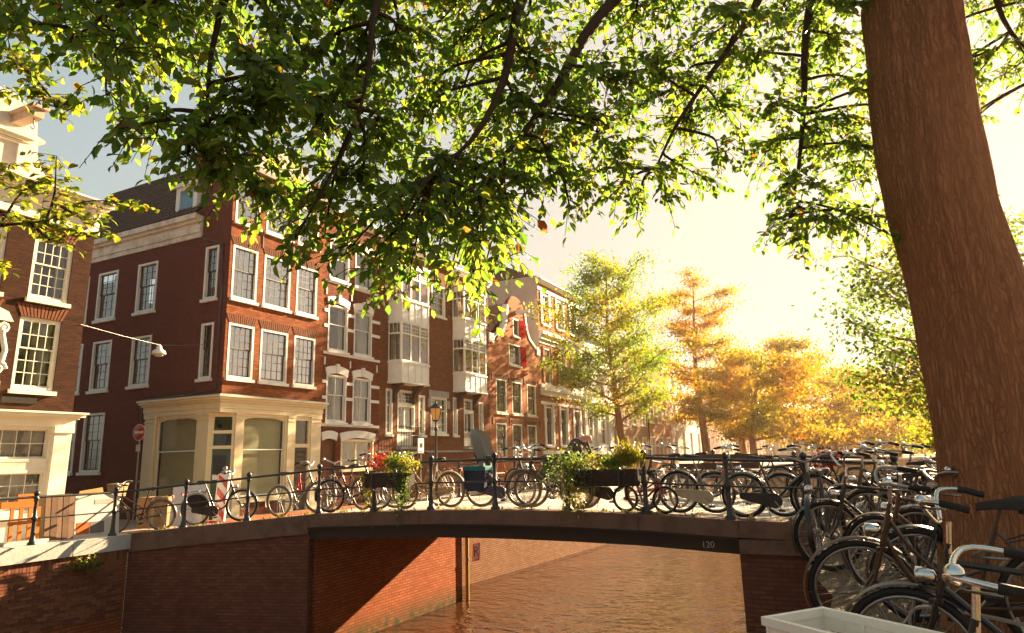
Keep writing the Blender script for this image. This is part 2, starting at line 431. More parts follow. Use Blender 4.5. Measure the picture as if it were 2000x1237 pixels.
M_girder = paint('girder_paint', (.035, .022, .018), .55, wear=.3, scale=2)
put('deck', strip(MB(), -14.6, 1.0, .012, .24, .35, 6.15), br, mat=M_flag)
# edge stones, one after another
cuts = [-10.6, -9.2, -7.8, -6.3, -4.9, -3.5, -1.93, -.5, 1.0]
for a, b in zip(cuts, cuts[1:]):
    put('edge_stone', strip(MB(), a + .004, b - .004, 0, .25, 0, .35, 6), br, mat=M_brown_stone)
put('girder', strip(strip(MB(), -10.6, -1.95, .29, .50, .06, .30), -10.6, -1.95, .25, .29, -.03, .30), br, mat=M_girder)
put('soffit', strip(strip(MB(), -10.6, -1.95, .26, .46, .32, 5.95), -10.6, -1.95, .26, .52, 5.96, 6.18), br, mat=M_girder)
ab = MB(); ab.box(-10.6 - 4 - BX, -10.6 - BX, .28, 6.1, WZ, .18); put('far_abutment', ab, br, mat=M_quaybrick)
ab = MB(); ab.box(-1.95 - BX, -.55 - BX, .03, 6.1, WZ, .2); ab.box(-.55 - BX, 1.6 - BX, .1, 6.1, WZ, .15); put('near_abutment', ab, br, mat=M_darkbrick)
put('cap_stone', MB().box(-1.93 - BX, -.45 - BX, -.06, .03, .0, .20), br, mat=M_brown_stone)
# flared wing towards the quay
wing, wband, wtop = MB(), MB(), MB()
F0, F1 = Vector((-10.6, 11.2, 0)), Vector((-14.55, 9.92, 0))
fd = (F1 - F0).normalized(); fn = Vector((fd.y, -fd.x, 0));  fn = fn if fn.y > 0 else -fn
N_ = 10
def rel(p, z): return (p.x - BX, p.y - BY, z)
for i in range(N_):
    a, b = F0.lerp(F1, i / N_), F0.lerp(F1, (i + 1) / N_); za, zb = deck_z(a.x), deck_z(b.x)
    for m_, th, off, t, bt in ((wing, .5, .05, None, None), (wband, .42, 0, 0, .38)):
        ta, tb = (za - .38, zb - .38) if t is None else (za, zb)
        ba, bb = (WZ, WZ) if t is None else (za - bt, zb - bt)
        q = [a + fn * off, b + fn * off, b + fn * th, a + fn * th]
        m_.add([rel(q[0], ba), rel(q[1], bb), rel(q[2], bb), rel(q[3], ba), rel(q[0], ta), rel(q[1], tb), rel(q[2], tb), rel(q[3], ta)],
               [(0, 3, 2, 1), (4, 5, 6, 7), (0, 1, 5, 4), (1, 2, 6, 5), (2, 3, 7, 6), (3, 0, 4, 7)])
    c, d = a + fn * .42, b + fn * .42
    wtop.add([rel(c, za - .012), rel(d, zb - .012), rel(Vector((b.x, 11.56, 0)), zb - .012), rel(Vector((a.x, 11.56, 0)), za - .012)], [(0, 1, 2, 3)])
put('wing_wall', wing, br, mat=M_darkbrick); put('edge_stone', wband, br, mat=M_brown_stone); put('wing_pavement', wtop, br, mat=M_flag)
def text(name, body, size, loc, rot, mat, parent=None, extrude=.003):
    c = bpy.data.curves.new(name, 'FONT'); c.body = body; c.size = size; c.extrude = extrude; c.align_x = 'CENTER'; c.align_y = 'CENTER'
    t_ = bpy.data.objects.new('lettering', c); COL.objects.link(t_); bpy.context.view_layer.update()
    me = bpy.data.meshes.new_from_object(t_.evaluated_get(bpy.context.evaluated_depsgraph_get())); bpy.data.objects.remove(t_); me.name = name; me.materials.clear(); me.materials.append(mat)
    o = bpy.data.objects.new(name, me); COL.objects.link(o); o.parent = parent; o.location = loc; o.rotation_euler = rot; return o
text('number', '120', .135, (-2.42 - BX, .055, deck_z(-2.42) - .40), (R(90), R(-3), 0), paint('faded_lettering', (.42, .36, .28), .7), br)

# moss, sand and weeds along the deck edge
M_weed = leaf_mat('weed_leaf', [(0, (.05, .07, .015)), (.5, (.10, .10, .02)), (1, (.20, .13, .03))], [(0, (.12, .2, .02)), (.5, (.3, .3, .03)), (1, (.45, .28, .04))])
def leaf_mesh(name, pos, dirs, nrms, size, mat, var, width=.5, fold=.12, pts=4):
    """many leaves in one mesh: pointed blades folded along the midrib. arrays (N,3)"""
    N = len(pos); d = dirs / np.linalg.norm(dirs, axis=1, keepdims=True)
    s = np.cross(d, nrms); s /= np.maximum(np.linalg.norm(s, axis=1, keepdims=True), 1e-6); nn = np.cross(s, d)
    L = np.asarray(size)[:, None]; W = L * width * .5
    if pts == 4:     # base, two sides, tip (2 tris)
        P = [pos, pos + d * L * .45 + s * W + nn * L * fold, pos + d * L, pos + d * L * .45 - s * W + nn * L * fold]
        loops = [0, 1, 2, 0, 2, 3]; k = 4; nf = 2; tri = 3
    else:            # rounder leaf with a drooping tip (6 tris)
        P = [pos, pos + d * L * .3 + s * W * .9 + nn * L * fold * .8, pos + d * L * .62 + s * W * .82 + nn * L * fold * .7, pos + d * L - nn * L * .10,
             pos + d * L * .62 - s * W * .82 + nn * L * fold * .7, pos + d * L * .3 - s * W * .9 + nn * L * fold * .8, pos + d * L * .5]
        loops = [0, 1, 6, 1, 2, 6, 2, 3, 6, 3, 4, 6, 4, 5, 6, 5, 0, 6]; k = 7; nf = 6; tri = 3
    V = np.stack(P, 1).reshape(-1, 3).astype(np.float32)
    F = (np.arange(N)[:, None] * k + np.array(loops)[None, :]).reshape(-1).astype(np.int32)
    me = bpy.data.meshes.new(name); me.vertices.add(len(V)); me.vertices.foreach_set('co', V.ravel())
    me.loops.add(len(F)); me.loops.foreach_set('vertex_index', F)
    npoly = N * nf; me.polygons.add(npoly); me.polygons.foreach_set('loop_start', np.arange(npoly, dtype=np.int32) * 3)
    me.polygons.foreach_set('loop_total', np.full(npoly, 3, np.int32))
    me.polygons.foreach_set('use_smooth', np.zeros(npoly, bool))
    at = me.attributes.new('leafvar', 'FLOAT', 'POINT'); at.data.foreach_set('value', np.repeat(np.asarray(var, np.float32), k))
    me.materials.append(mat); me.update(); me.validate(); return me
def rand_dirs(n, up=0.0):
    d = rng.normal(size=(n, 3)); d[:, 2] += up; return d / np.linalg.norm(d, axis=1, keepdims=True)
def tufts(spots, n, spread, size, mat, name, up=1.2, width=.3):
    pos = []
    for (x, y, z, s) in spots:
        p = rng.normal(size=(max(3, int(n * s)), 3)) * spread * s; p[:, 2] = abs(p[:, 2]) * .5; pos.append(p + np.array([x, y, z]))
    pos = np.concatenate(pos); N = len(pos)
    return put(name, leaf_mesh(name, pos, rand_dirs(N, up), rand_dirs(N), rng.uniform(.5, 1.2, N) * size, mat, rng.random(N), width))
sp = []
for i in range(95):
    x = random.uniform(-14.2, -.6); f = (x + 10.6) / -3.95
    y = 11.28 + random.uniform(0, .12) - (1.28 * f if x < -10.6 else 0) + (.08 if x < -10.6 else 0)
    sp.append((x, y, deck_z(x), random.uniform(.3, 1.0) * random.random() + .15))
stuff(tufts(sp, 26, .055, .06, M_weed, 'weeds'))
# fern growing out of the coping joint
fn_ = tufts([(-14.46, 9.02, -.36, 1.4), (-14.42, 8.95, -.42, 1.5), (-14.44, 8.86, -.40, 1.2), (-14.40, 9.0, -.5, 1)], 60, .08, .14, M_weed, 'fern', up=-.1, width=.28)
tag(fn_, 'fern sprouting from the quay brickwork just under the coping stone', 'plant')

# ------------------------------------------------------------------ railings
post_prof = [(.085, 0), (.085, .045), (.06, .06), (.052, .12), (.042, .16), (.036, .42), (.036, .45), (.05, .47), (.05, .52), (.036, .54), (.03, .80), (.046, .85), (.05, .88), (.034, .90), (.03, .915)]
fin_prof = [(.03, .915), (.048, .94), (.056, .965), (.048, .995), (.022, 1.02), (0, 1.03)]
post_me = MB().lathe(post_prof, 12).mesh('post', M_iron); fin_me = MB().lathe(fin_prof, 12).mesh('finial', M_iron)
def railing(name, pts, label, group=None, h=(.5, .90), rr=(.015, .024)):
    o = empty(name, (*pts[0], 0)); tag(o, label, 'railing', group)
    x0, y0 = pts[0]
    for x, y in pts:
        tilt = random.uniform(-.012, .012)
        p = put('post', post_me, o, (x - x0, y - y0, deck_z(x)), (tilt, random.uniform(-.012, .012), 0)); put('finial', fin_me, p)
    for hh, r in zip(h, rr):
        for a, b in zip(pts, pts[1:]):
            put('rail', MB().tube([(a[0] - x0, a[1] - y0, deck_z(a[0]) + hh), ((a[0] + b[0]) / 2 - x0, (a[1] + b[1]) / 2 - y0, (deck_z(a[0]) + deck_z(b[0])) / 2 + hh - .006), (b[0] - x0, b[1] - y0, deck_z(b[0]) + hh)], r, 8), o, mat=M_iron)
    return o
RAIL = [(.28, 11.3), (-.92, 11.3), (-2.05, 11.3), (-3.38, 11.3), (-4.76, 11.3), (-6.2, 11.3), (-7.6, 11.3), (-8.97, 11.3), (-10.42, 11.3), (-12.02, 10.86), (-13.42, 10.40), (-14.62, 9.6), (-14.62, 8.0), (-14.62, 6.4), (-14.62, 4.8), (-14.62, 3.2)]
railing('bridge_railing', RAIL, 'black iron railing with ball topped posts along the near edge of the bridge')
railing('bridge_railing', [(.4, 17.2), (-1.6, 17.2), (-3.4, 17.2), (-5.2, 17.2), (-7.0, 17.2), (-8.8, 17.2), (-10.6, 17.2)], 'black iron railing along the far edge of the bridge behind the bicycles')
# litter of fallen leaves on the near bank
N = 2600
px = np.stack([rng.uniform(-.4, 4.5, N), rng.uniform(1.5, 10.8, N), np.zeros(N)], 1)
px[:, 2] = [.2 + .22 * smoothstep((y - 6) / 4.5) - .2 * smoothstep((6 - y) / 3) + .025 for y in px[:, 1]]
dn = rand_dirs(N); dn[:, 2] *= .15; nn_ = rand_dirs(N) * .35; nn_[:, 2] = 1
M_litter = leaf_mat('fallen_leaf', [(0, (.10, .055, .02)), (.4, (.22, .12, .04)), (.75, (.30, .19, .06)), (1, (.12, .14, .03))], [(0, (.1, .05, .01)), (1, (.3, .2, .05))], .2, .7)
stuff(put('fallen_leaves', leaf_mesh('fallen_leaves', px, dn, nn_, rng.uniform(.04, .09, N), M_litter, rng.random(N), .55)))
# ------------------------------------------------------------------ house kit
VF = -21.0
def house(name, label, u0, lean=0.0, cat='house', x=VF, rz=90):
    o = empty(name, (x, u0, -.45), rot=(R(lean), 0, R(rz))); tag(o, label, cat, 'canal houses along the far quay'); return o
G0 = .45      # heights below are given above the bridge datum; houses stand on z = -.45
def grid_wall(a0, a1, z0, z1, holes, rev=.16, top=None):
    """front wall in x/z with rectangular holes and their reveals; holes = (a0,a1,z0,z1)"""
    mb = MB()
    xs = sorted({a0, a1, *[h[0] for h in holes], *[h[1] for h in holes]}); zs = sorted({z0, z1, *[h[2] for h in holes], *[h[3] for h in holes]})
    xs = [x for x in xs if a0 - 1e-6 <= x <= a1 + 1e-6]; zs = [z for z in zs if z0 - 1e-6 <= z <= z1 + 1e-6]
    for xa, xb in zip(xs, xs[1:]):
        for za, zb in zip(zs, zs[1:]):
            cx, cz = (xa + xb) / 2, (za + zb) / 2
            if any(h[0] < cx < h[1] and h[2] < cz < h[3] for h in holes): continue
            mb.quad((xa, 0, za), (xb, 0, za), (xb, 0, zb), (xa, 0, zb))
    for x0, x1, c0, c1 in holes:
        mb.quad((x0, 0, c0), (x0, rev, c0), (x0, rev, c1), (x0, 0, c1)); mb.quad((x1, 0, c0), (x1, 0, c1), (x1, rev, c1), (x1, rev, c0))
        mb.quad((x0, 0, c1), (x0, rev, c1), (x1, rev, c1), (x1, 0, c1)); mb.quad((x0, 0, c0), (x1, 0, c0), (x1, rev, c0), (x0, rev, c0))
    return mb
SIDE = Matrix.Rotation(R(-90), 4, 'Z')     # wall-local x -> house -y, wall-local y -> house +x
def shell(mb, w, d, z0, z1, left=True, right=True, roof=True):
    if left: mb.quad((0, d, z0), (0, 0, z0), (0, 0, z1), (0, d, z1))
    if right: mb.quad((w, 0, z0), (w, d, z0), (w, d, z1), (w, 0, z1))
    mb.quad((w, d, z0), (0, d, z0), (0, d, z1), (w, d, z1))
    if roof: mb.quad((0, .01, z1), (w, .01, z1), (w, d, z1), (0, d, z1))
    return mb
def bars(mb, x0, x1, z0, z1, y0, y1, cols, rows, t=.022):
    for i in range(1, cols):
        x = lerp(x0, x1, i / cols); mb.box(x - t / 2, x + t / 2, y0, y1, z0, z1)
    for j in range(1, rows):
        z = lerp(z0, z1, j / rows); mb.box(x0, x1, y0 + .003, y1 - .003, z - t / 2, z + t / 2)
def ring(mb, x0, x1, z0, z1, y0, y1, t, tb=None):
    tb = t if tb is None else tb
    mb.box(x0, x0 + t, y0, y1, z0, z1); mb.box(x1 - t, x1, y0, y1, z0, z1)
    mb.box(x0 + t, x1 - t, y0 + .002, y1 - .002, z1 - t, z1); mb.box(x0 + t, x1 - t, y0 + .002, y1 - .002, z0, z0 + tb)
def window(H, a0, a1, z0, z1, cols=3, nu=2, nl=3, split=.45, frame=None, sash=None, each=False, fill=None, sill=True, side=None, fw=.085, bt=.022, gl=None, y_out=-.015, name='window', label=None, sillm=None):
    """a sash window in a hole. Heights arrive in bridge datum. side: (x of the wall) for a window in the left wall, a = depth"""
    frame = frame or M_white; sash = sash or M_white; gl = gl or M_glass
    w, h = round(a1 - a0, 2), round(z1 - z0, 2)
    def mkframe():
        mb = MB(); ring(mb, 0, w, 0, h, y_out, .15, fw); return mb.mesh(name, frame)
    fm = cached(('wf', w, h, fw, frame.name, y_out, name), mkframe)
    W = put(name, fm, H, (a0, 0, z0 + G0)) if side is None else put(name, fm, H, (side, a1, z0 + G0), (0, 0, R(-90)))
    if label: W['label'] = label
    zi0, zi1, xi0, xi1 = fw, h - fw, fw, w - fw
    zm = zi1 - (zi1 - zi0) * split
    def mksash():
        mb = MB(); r = .04
        if nu:
            ring(mb, xi0, xi1, zm - .02, zi1, .06, .095, r); bars(mb, xi0 + r, xi1 - r, zm + .02, zi1 - r, .066, .089, cols, nu, bt)
        if nl:
            ring(mb, xi0, xi1, zi0, zm + .02 if nu else zi1, .10, .135, r, .055); bars(mb, xi0 + r, xi1 - r, zi0 + .055, (zm if nu else zi1 - r), .106, .129, cols, nl, bt)
        return mb.mesh('sash', sash)
    put('sash', cached(('ws', w, h, fw, cols, nu, nl, round(split, 2), sash.name, bt), mksash), W)
    cells = []
    if nu: cells.append((xi0 + .02, xi1 - .02, zm, zi1 - .02, nu, .078))
    if nl: cells.append((xi0 + .02, xi1 - .02, zi0 + .03, zm if nu else zi1 - .02, nl, .118))
    for x0_, x1_, c0, c1, rows, y in cells:
        if each:
            pw, ph = (x1_ - x0_) / cols, (c1 - c0) / rows
            pm = cached(('pane', round(pw, 3), round(ph, 3), gl.name), lambda: MB().quad((-pw / 2, 0, -ph / 2), (pw / 2, 0, -ph / 2), (pw / 2, 0, ph / 2), (-pw / 2, 0, ph / 2)).mesh('pane', gl))
            for i in range(cols):
                for j in range(rows):
                    put('pane', pm, W, (x0_ + pw * (i + .5), y, c0 + ph * (j + .5)), (R(random.gauss(0, .45)), 0, R(random.gauss(0, .45))))
        else:
            pm = cached(('glz', round(x1_ - x0_, 3), round(c1 - c0, 3), gl.name), lambda: MB().quad((0, 0, 0), (x1_ - x0_, 0, 0), (x1_ - x0_, 0, c1 - c0), (0, 0, c1 - c0)).mesh('pane', gl))
            put('pane', pm, W, (x0_, y, c0), (R(random.gauss(0, .25)), 0, R(random.gauss(0, .25))))
    if sill:
        put('sill', cached(('sill', w, (sillm or frame).name), lambda: MB().box(-.06, w + .06, -.11, .05, -.12, -.005).mesh('sill', sillm or frame)), W)
    def cloth(x0_, x1_, zt, zb, y):
        mb = MB(); k = max(6, int((x1_ - x0_) * 26)); vs = []
        for i in range(k + 1):
            x = lerp(x0_, x1_, i / k); yy = y + .03 * math.sin(i * 1.9) + .012 * math.sin(i * .7); vs += [(x, yy, zb), (x, yy, zt)]
        return mb.add(vs, [(2 * i, 2 * i + 2, 2 * i + 3, 2 * i + 1) for i in range(k)], True)
    if fill == 'curtains':
        c = cloth(xi0, xi0 + (xi1 - xi0) * random.uniform(.2, .38), zi1, zi0, .3); cloth_r = cloth(xi1 - (xi1 - xi0) * random.uniform(.2, .4), xi1, zi1, zi0, .3)
        put('curtain', c, W, mat=M_curtain); put('curtain', cloth_r, W, mat=M_curtain)
    elif fill == 'net':
        put('curtain', cloth(xi0, xi1, zi1, zi0, .26), W, mat=paint('net_curtain', (.55, .50, .40), .9, bump=0))
    elif fill == 'shade':
        put('blind', MB().box(xi0 + .02, xi1 - .02, .17, .175, zi0 + .02, zi1), W, mat=paint('white_shade', (.80, .76, .66), .9, wear=.08, bump=0))
    elif fill == 'right':
        put('curtain', cloth(lerp(xi0, xi1, .45), xi1, zi1, zi0, .3), W, mat=M_curtain)
    elif fill == 'blind':
        mb = MB(); z = zi0
        while z < zi1 - .02:
            mb.quad((xi0, .24, z), (xi1, .24, z), (xi1, .255, z + .034), (xi0, .255, z + .034)); z += .036
        put('blind', mb, W, mat=M_blind)
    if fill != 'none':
        put('room_dark_panel', cached(('room_dark_panel', w, h), lambda: MB().box(-.1, w + .1, 1.3, 1.35, -.1, h + .1).mesh('room_dark_panel', M_dark)), W)  # near-black panel puts the darkness of the unlit interior behind the glass
    return W
def cornice(H, x0, x1, z, steps, mat, name='cornice', y=0.0, ends=.0):
    """stacked mouldings: steps = (height, projection)"""
    mb = MB(); zz = z + G0
    for hgt, pr in steps:
        mb.box(x0 - ends * pr, x1 + ends * pr, y - pr, y + .05, zz, zz + hgt); zz += hgt + .0005
    return put(name, mb, H, mat=mat)
def lintel(H, a0, a1, z, h, rise, mat, y=-.06, name='lintel', splay=.08):
    n = 8; lo, hi = [], []
    for i in range(n + 1):
        t = i / n; k = rise * (1 - (2 * t - 1) ** 2)
        lo.append((lerp(a0 - .02, a1 + .02, t), z + k + G0)); hi.append((lerp(a0 - .02 - splay, a1 + .02 + splay, t), z + h + k + G0))
    return put(name, MB().prism(lo + hi[::-1], y, .06), H, mat=mat)
# header bricks standing on end over an opening
def flat_arch(H, a0, a1, z, h, mat, n=None):
    n = n or int((a1 - a0) / .085); mb = MB()
    for i in range(n):
        t0, t1 = i / n + .012, (i + 1) / n - .012; sp = .16
        f = lambda t, up: (lerp(a0 - sp * up, a1 + sp * up, t), z + h * up + G0)
        mb.prism([f(t0, 0), f(t1, 0), f(t1, 1), f(t0, 1)], -.012 - .006 * (i % 3 == 0), .03)
    return stuff(put('brick_arch', mb, H, mat=mat))

B_red = brick('house_brick_red', (.135, .036, .015), (.31, .098, .034), (.10, .042, .024), stain=.45, bump=.9)
B_side = brick('house_brick_plum_shaded', (.105, .030, .028), (.14, .041, .036), (.08, .032, .028), stain=.3, bump=.25)  # plum copy of the front brick, side wall's shade put into the colour
B_brown = brick('house_brick_brown', (.11, .038, .018), (.23, .085, .04), (.12, .07, .04), stain=.5, bump=.8)
B_dk = brick('house_brick_dark', (.10, .026, .014), (.20, .056, .027), (.09, .045, .03), stain=.4)
B_warm = brick('house_brick_warm', (.33, .15, .075), (.40, .20, .10), (.26, .19, .13), stain=.4)
B_orange = brick('house_brick_orange', (.24, .075, .03), (.42, .15, .058), (.22, .13, .08), stain=.35)
B_tan = brick('house_brick_tan', (.34, .22, .13), (.41, .28, .17), (.30, .24, .17), stain=.4)
B_arch = paint('arch_brick', (.17, .062, .03), .85, wear=.4, scale=7, bump=.4)
M_tile = paint('roof_tile', (.085, .05, .035), .6, wear=.45, scale=5, bump=.3)
M_tile_red = paint('roof_tile_red', (.22, .085, .04), .6, wear=.4, scale=5, bump=.3)
M_zinc = paint('zinc', (.20, .24, .28), .5, .4, wear=.3)
M_plaster = paint('pink_plaster', (.56, .43, .35), .85, wear=.25, scale=1.1)

# ------------------------------------------------------------------ house A (leaning, white shopfront and scrolled gable)
A = house('gabled_house', 'leaning brown brick house with pale neck gable, hoist beam and white shopfront', 6.05, lean=2.0)
wA = 6.1
aw = [(4.35, 5.47, 3.72, 5.78), (4.45, 5.55, 6.32, 8.15), (2.62, 3.74, 3.72, 5.78), (2.62, 3.74, 6.32, 8.15), (.9, 2.02, 3.72, 5.78), (.9, 2.02, 6.32, 8.15)]
mb = grid_wall(0, wA, 2.95 + G0, 8.6 + G0, [(a, b, c + G0, d + G0) for a, b, c, d in aw])
shell(mb, wA, 10, 0, 8.6 + G0); put('wall', mb, A, mat=brick('house_brick_umber', (.024, .010, .006), (.062, .025, .013), (.035, .02, .013), stain=.5, bump=.9))
for i, (a, b, c, d) in enumerate(aw):
    window(A, a, b, c, d, 4, 2, 3, .42, each=True, fill='right' if i % 2 == 0 else 'curtains', frame=M_ivory, sash=M_ivory, y_out=.04)
    flat_arch(A, a, b, d, .36, B_arch)
# shopfront
put('shop_pilaster', MB().box(wA - .5, wA - .02, -.14, .2, 0, 2.55 + G0).box(wA - .54, wA + .02, -.19, .2, 2.55 + G0, 2.72 + G0).box(wA - .53, wA + .01, -.18, .2, 0, .35 + G0), A, mat=M_ivory)
put('shop_pilaster', MB().box(.02, .5, -.14, .2, 0, 2.55 + G0).box(-.02, .54, -.19, .2, 2.55 + G0, 2.72 + G0), A, mat=M_ivory)
cornice(A, 0, wA, 2.72, [(.22, .10), (.06, .20), (.09, .34), (.05, .42)], M_ivory, 'shop_cornice', ends=.6)
put('shop_wall', MB().box(.5, wA - .5, .02, .3, 0, .35 + G0).box(.5, wA - .5, .0, .24, 1.52 + G0, 1.74 + G0).box(3.0, 3.12, .0, .24, .35 + G0, 1.52 + G0).box(3.0, 3.12, .0, .24, 1.74 + G0, 2.72 + G0), A, mat=M_ivory)
for a, b in ((3.12, wA - .5), (.5, 3.0)):  # net curtains in these panes stand in for reflections
    window(A, a, b, 1.74, 2.72, 6, 0, 2, each=True, frame=M_ivory, sash=M_ivory, fill='net', sill=False)
    window(A, a, b, .35, 1.52, 6, 0, 3, each=True, frame=M_ivory, sash=M_ivory, fill='net')
put('name_board', MB().box(4.15, 5.05, -.05, .02, 3.34 + G0, 3.52 + G0), A, mat=M_dark)
# carved scroll ornament between the windows
OX = .62
mb = MB().box(3.08 + OX, 3.4 + OX, -.12, .02, 3.1 + G0, 3.9 + G0)
for cz, rr, s in ((4.25, .20, 1), (5.35, .15, -1)):
    mb.tube([(3.3 + OX + s * (rr * (1 - t / 14)) * math.cos(t * .75), -.1, cz + G0 + rr * (1 - t / 14) * math.sin(t * .75)) for t in range(13)], .05, 8)
mb.tube([(3.35 + OX, -.08, 4.4 + G0), (3.42 + OX, -.08, 4.75 + G0), (3.3 + OX, -.08, 5.15 + G0), (3.32 + OX, -.08, 5.5 + G0)], [.09, .07, .08, .05], 8)
mb.prism([(2.95 + OX, 5.55 + G0), (3.5 + OX, 5.55 + G0), (3.35 + OX, 5.8 + G0), (2.95 + OX, 5.95 + G0)], -.16, .02)
put('carved_ornament', mb, A, mat=M_ivory)
# cornice band and gable
put('fascia', MB().box(-.05, wA + .05, -.10, .3, 8.6 + G0, 9.3 + G0).box(-.07, wA + .07, -.14, .3, 8.6 + G0, 8.72 + G0), A, mat=M_ivory)
cornice(A, 0, wA, 9.3, [(.07, .16), (.08, .32), (.10, .46), (.05, .54)], M_ivory, ends=.55)
for s in (.25, wA - .25):
    put('console', MB().prism([(-.42, 9.29 + G0), (-.05, 9.29 + G0), (-.05, 8.8 + G0), (-.13, 8.78 + G0), (-.2, 8.95 + G0), (-.3, 9.1 + G0)], s - .12, s + .12, 'x'), A, mat=M_ivory)
gc = wA / 2 + .05; zt = 9.6 + G0
half = [(1.7, 0), (1.7, .25), (1.45, .30), (1.25, .5), (1.12, .8), (1.06, 1.1), (1.06, 1.32), (1.24, 1.32), (1.24, 1.40), (1.0, 1.46), (.98, 1.7)] + [(.98 * math.cos(R(t)), 1.7 + .8 * math.sin(R(t))) for t in range(15, 91, 15)]
outl = [(gc + x, zt + z) for x, z in half] + [(gc - x, zt + z) for x, z in half[::-1][1:]]
put('gable', MB().prism(outl, -.02, .35), A, mat=paint('gable_stucco', (.62, .55, .47), .75, wear=.25))
put('gable_coping', MB().tube([(x, .15, z) for x, z in outl[8:-8]], .05, 6), A, mat=M_zinc)
window(A, gc - .55, gc + .62, 9.72, 10.72, 2, 2, 2, .5, frame=M_ivory, fill='net', y_out=-.10)
put('pediment', MB().box(gc - .85, gc + .85, -.16, .02, 10.74 + G0, 10.84 + G0).box(gc - .95, gc + .95, -.22, .02, 10.84 + G0, 10.92 + G0), A, mat=M_ivory)
hb = put('hoist_beam', MB().box(gc + .28, gc + .58, -1.1, .1, 11.16 + G0, 11.40 + G0).box(gc + .2, gc + .66, -1.22, .1, 11.40 + G0, 11.48 + G0), A, mat=paint('hoist_paint', (.50, .36, .26), .6))
put('hook', MB().tube([(gc + .43, -.9, 11.16 + G0), (gc + .43, -.9, 11.0 + G0), (gc + .5, -.9, 10.92 + G0), (gc + .43, -.9, 10.84 + G0), (gc + .36, -.9, 10.9 + G0)], .018, 6), hb, mat=M_iron)
put('roof', MB().prism([(.3, 9.4 + G0), (wA - .3, 9.4 + G0), (gc, 11.6 + G0)], .35, 9.9), A, mat=M_tile)

# ------------------------------------------------------------------ house B (corner house with cream shopfront)
Bh = house('corner_house', 'tall red brick corner house with cream corner shopfront and tiled roof', 17.5)
wB = 5.25; dB = 12.0
rows = [(7.77, 9.88), (4.71, 6.80), (10.85, 12.6)]
cw = [(.15, 1.37), (1.71, 3.15), (3.51, 4.74)]
holes = [(a, b, c + G0, d + G0) for c, d in rows for a, b in cw]
mb = grid_wall(0, wB, 4.0 + G0, 13.2 + G0, holes)
mb.quad((wB, 0, 0), (wB, dB, 0), (wB, dB, 11 + G0), (wB, 0, 11 + G0)); mb.quad((wB, dB, 0), (0, dB, 0), (0, dB, 10 + G0), (wB, dB, 10 + G0))
mb.box(wB - .45, wB - .003, .02, .4, 0, 3.99 + G0)
mb.quad((wB, 0, 11 + G0), (wB, 1.6, 11 + G0), (wB, 1.6, 13.2 + G0), (wB, 0, 13.2 + G0)); mb.quad((0, 1.6, 10.4 + G0), (wB, 1.6, 10.4 + G0), (wB, 1.6, 13.2 + G0), (0, 1.6, 13.2 + G0)); mb.quad((0, 0, 13.2 + G0), (wB, 0, 13.2 + G0), (wB, 1.6, 13.2 + G0), (0, 1.6, 13.2 + G0))
put('wall', mb, Bh, mat=B_red)
for ri, (c, d) in enumerate(rows):
    for i, (a, b) in enumerate(cw):
        window(Bh, a, b, c, d, 4, 3, 3, .45, sash=M_sashdk, each=True, fill=['curtains', 'blind' if i == 1 else 'right', 'net'][ri] if ri == 1 else 'shade', bt=.02, y_out=-.01, gl=glass('sky_glass', (.95, .96, .95), 4.0))
        flat_arch(Bh, a, b, d, .34, B_arch)
for x in (wB * .62, wB * .3): put('wall_anchor', MB().box(x - .018, x + .018, -.03, .02, 10.1 + G0, 10.65 + G0), Bh, mat=M_iron)
# left wall: a runs along the depth
sw = [(.59, 1.34, 7.80, 9.92), (4.20, 5.45, 7.76, 9.84), (6.78, 8.12, 7.74, 9.84), (8.78, 10.05, 7.70, 9.84),
      (.62, 1.30, 4.72, 6.85), (4.22, 5.44, 4.72, 6.74), (6.79, 8.05, 4.70, 6.80), (8.76, 10.0, 4.70, 6.82), (6.80, 8.16, 1.37, 3.76), (8.66, 9.95, 1.36, 3.76)]
mb = grid_wall(-dB, -4.2, 0, 10.45 + G0, [(-b, -a, c + G0, d + G0) for a, b, c, d in sw if a > 4.19])
m2 = grid_wall(-4.2, 0, 3.95 + G0, 10.45 + G0, [(-b, -a, c + G0, d + G0) for a, b, c, d in sw if a < 4.19]); mb.add(m2.v, m2.f)
mb.quad((-1.6, 0, 10.45 + G0), (0, 0, 10.45 + G0), (0, 0, 13.2 + G0), (-1.6, 0, 13.2 + G0))
mb.xform(SIDE); put('side_wall', mb, Bh, mat=B_side)
for i, (a, b, c, d) in enumerate(sw):
    window(Bh, a, b, c, d, 3 if b - a > 1 else 2, 3, 3, .46, sash=M_sashdk, fill=['net', 'curtains', 'right', 'net'][i % 4], side=0.0, bt=.02, y_out=-.03, gl=glass('side_glass', (.8, .85, .85), 1.3))
# side cornice, gutter, roof of separate pantiles
mb = MB()
for z0_, z1_, p_ in ((10.42, 10.62, .06), (10.62, 11.02, .10), (11.02, 11.14, .22), (11.14, 11.36, .34)):
    mb.box(-p_, .25, 1.7, dB, z0_ + G0, z1_ + G0 - .002)
put('cornice', mb, Bh, mat=paint('worn_white', (.72, .63, .52), .6, wear=.5, scale=1.6, dirt=(.30, .17, .10)))
p0, p1 = Vector((-.30, 0, 11.38 + G0)), Vector((2.62, 0, 15.2 + G0))
put('roof', MB().prism([(-.28, 11.33 + G0), (2.62, 15.14 + G0), (5.2, 11.33 + G0)], 1.62, dB), Bh, mat=M_tile)
put('ridge', MB().tube([(2.62, 1.62, 15.2 + G0), (2.62, dB, 15.2 + G0)], .11, 8), Bh, mat=M_tile)
sl = (p1 - p0); ln = sl.length; ang = math.atan2(sl.z, sl.x)
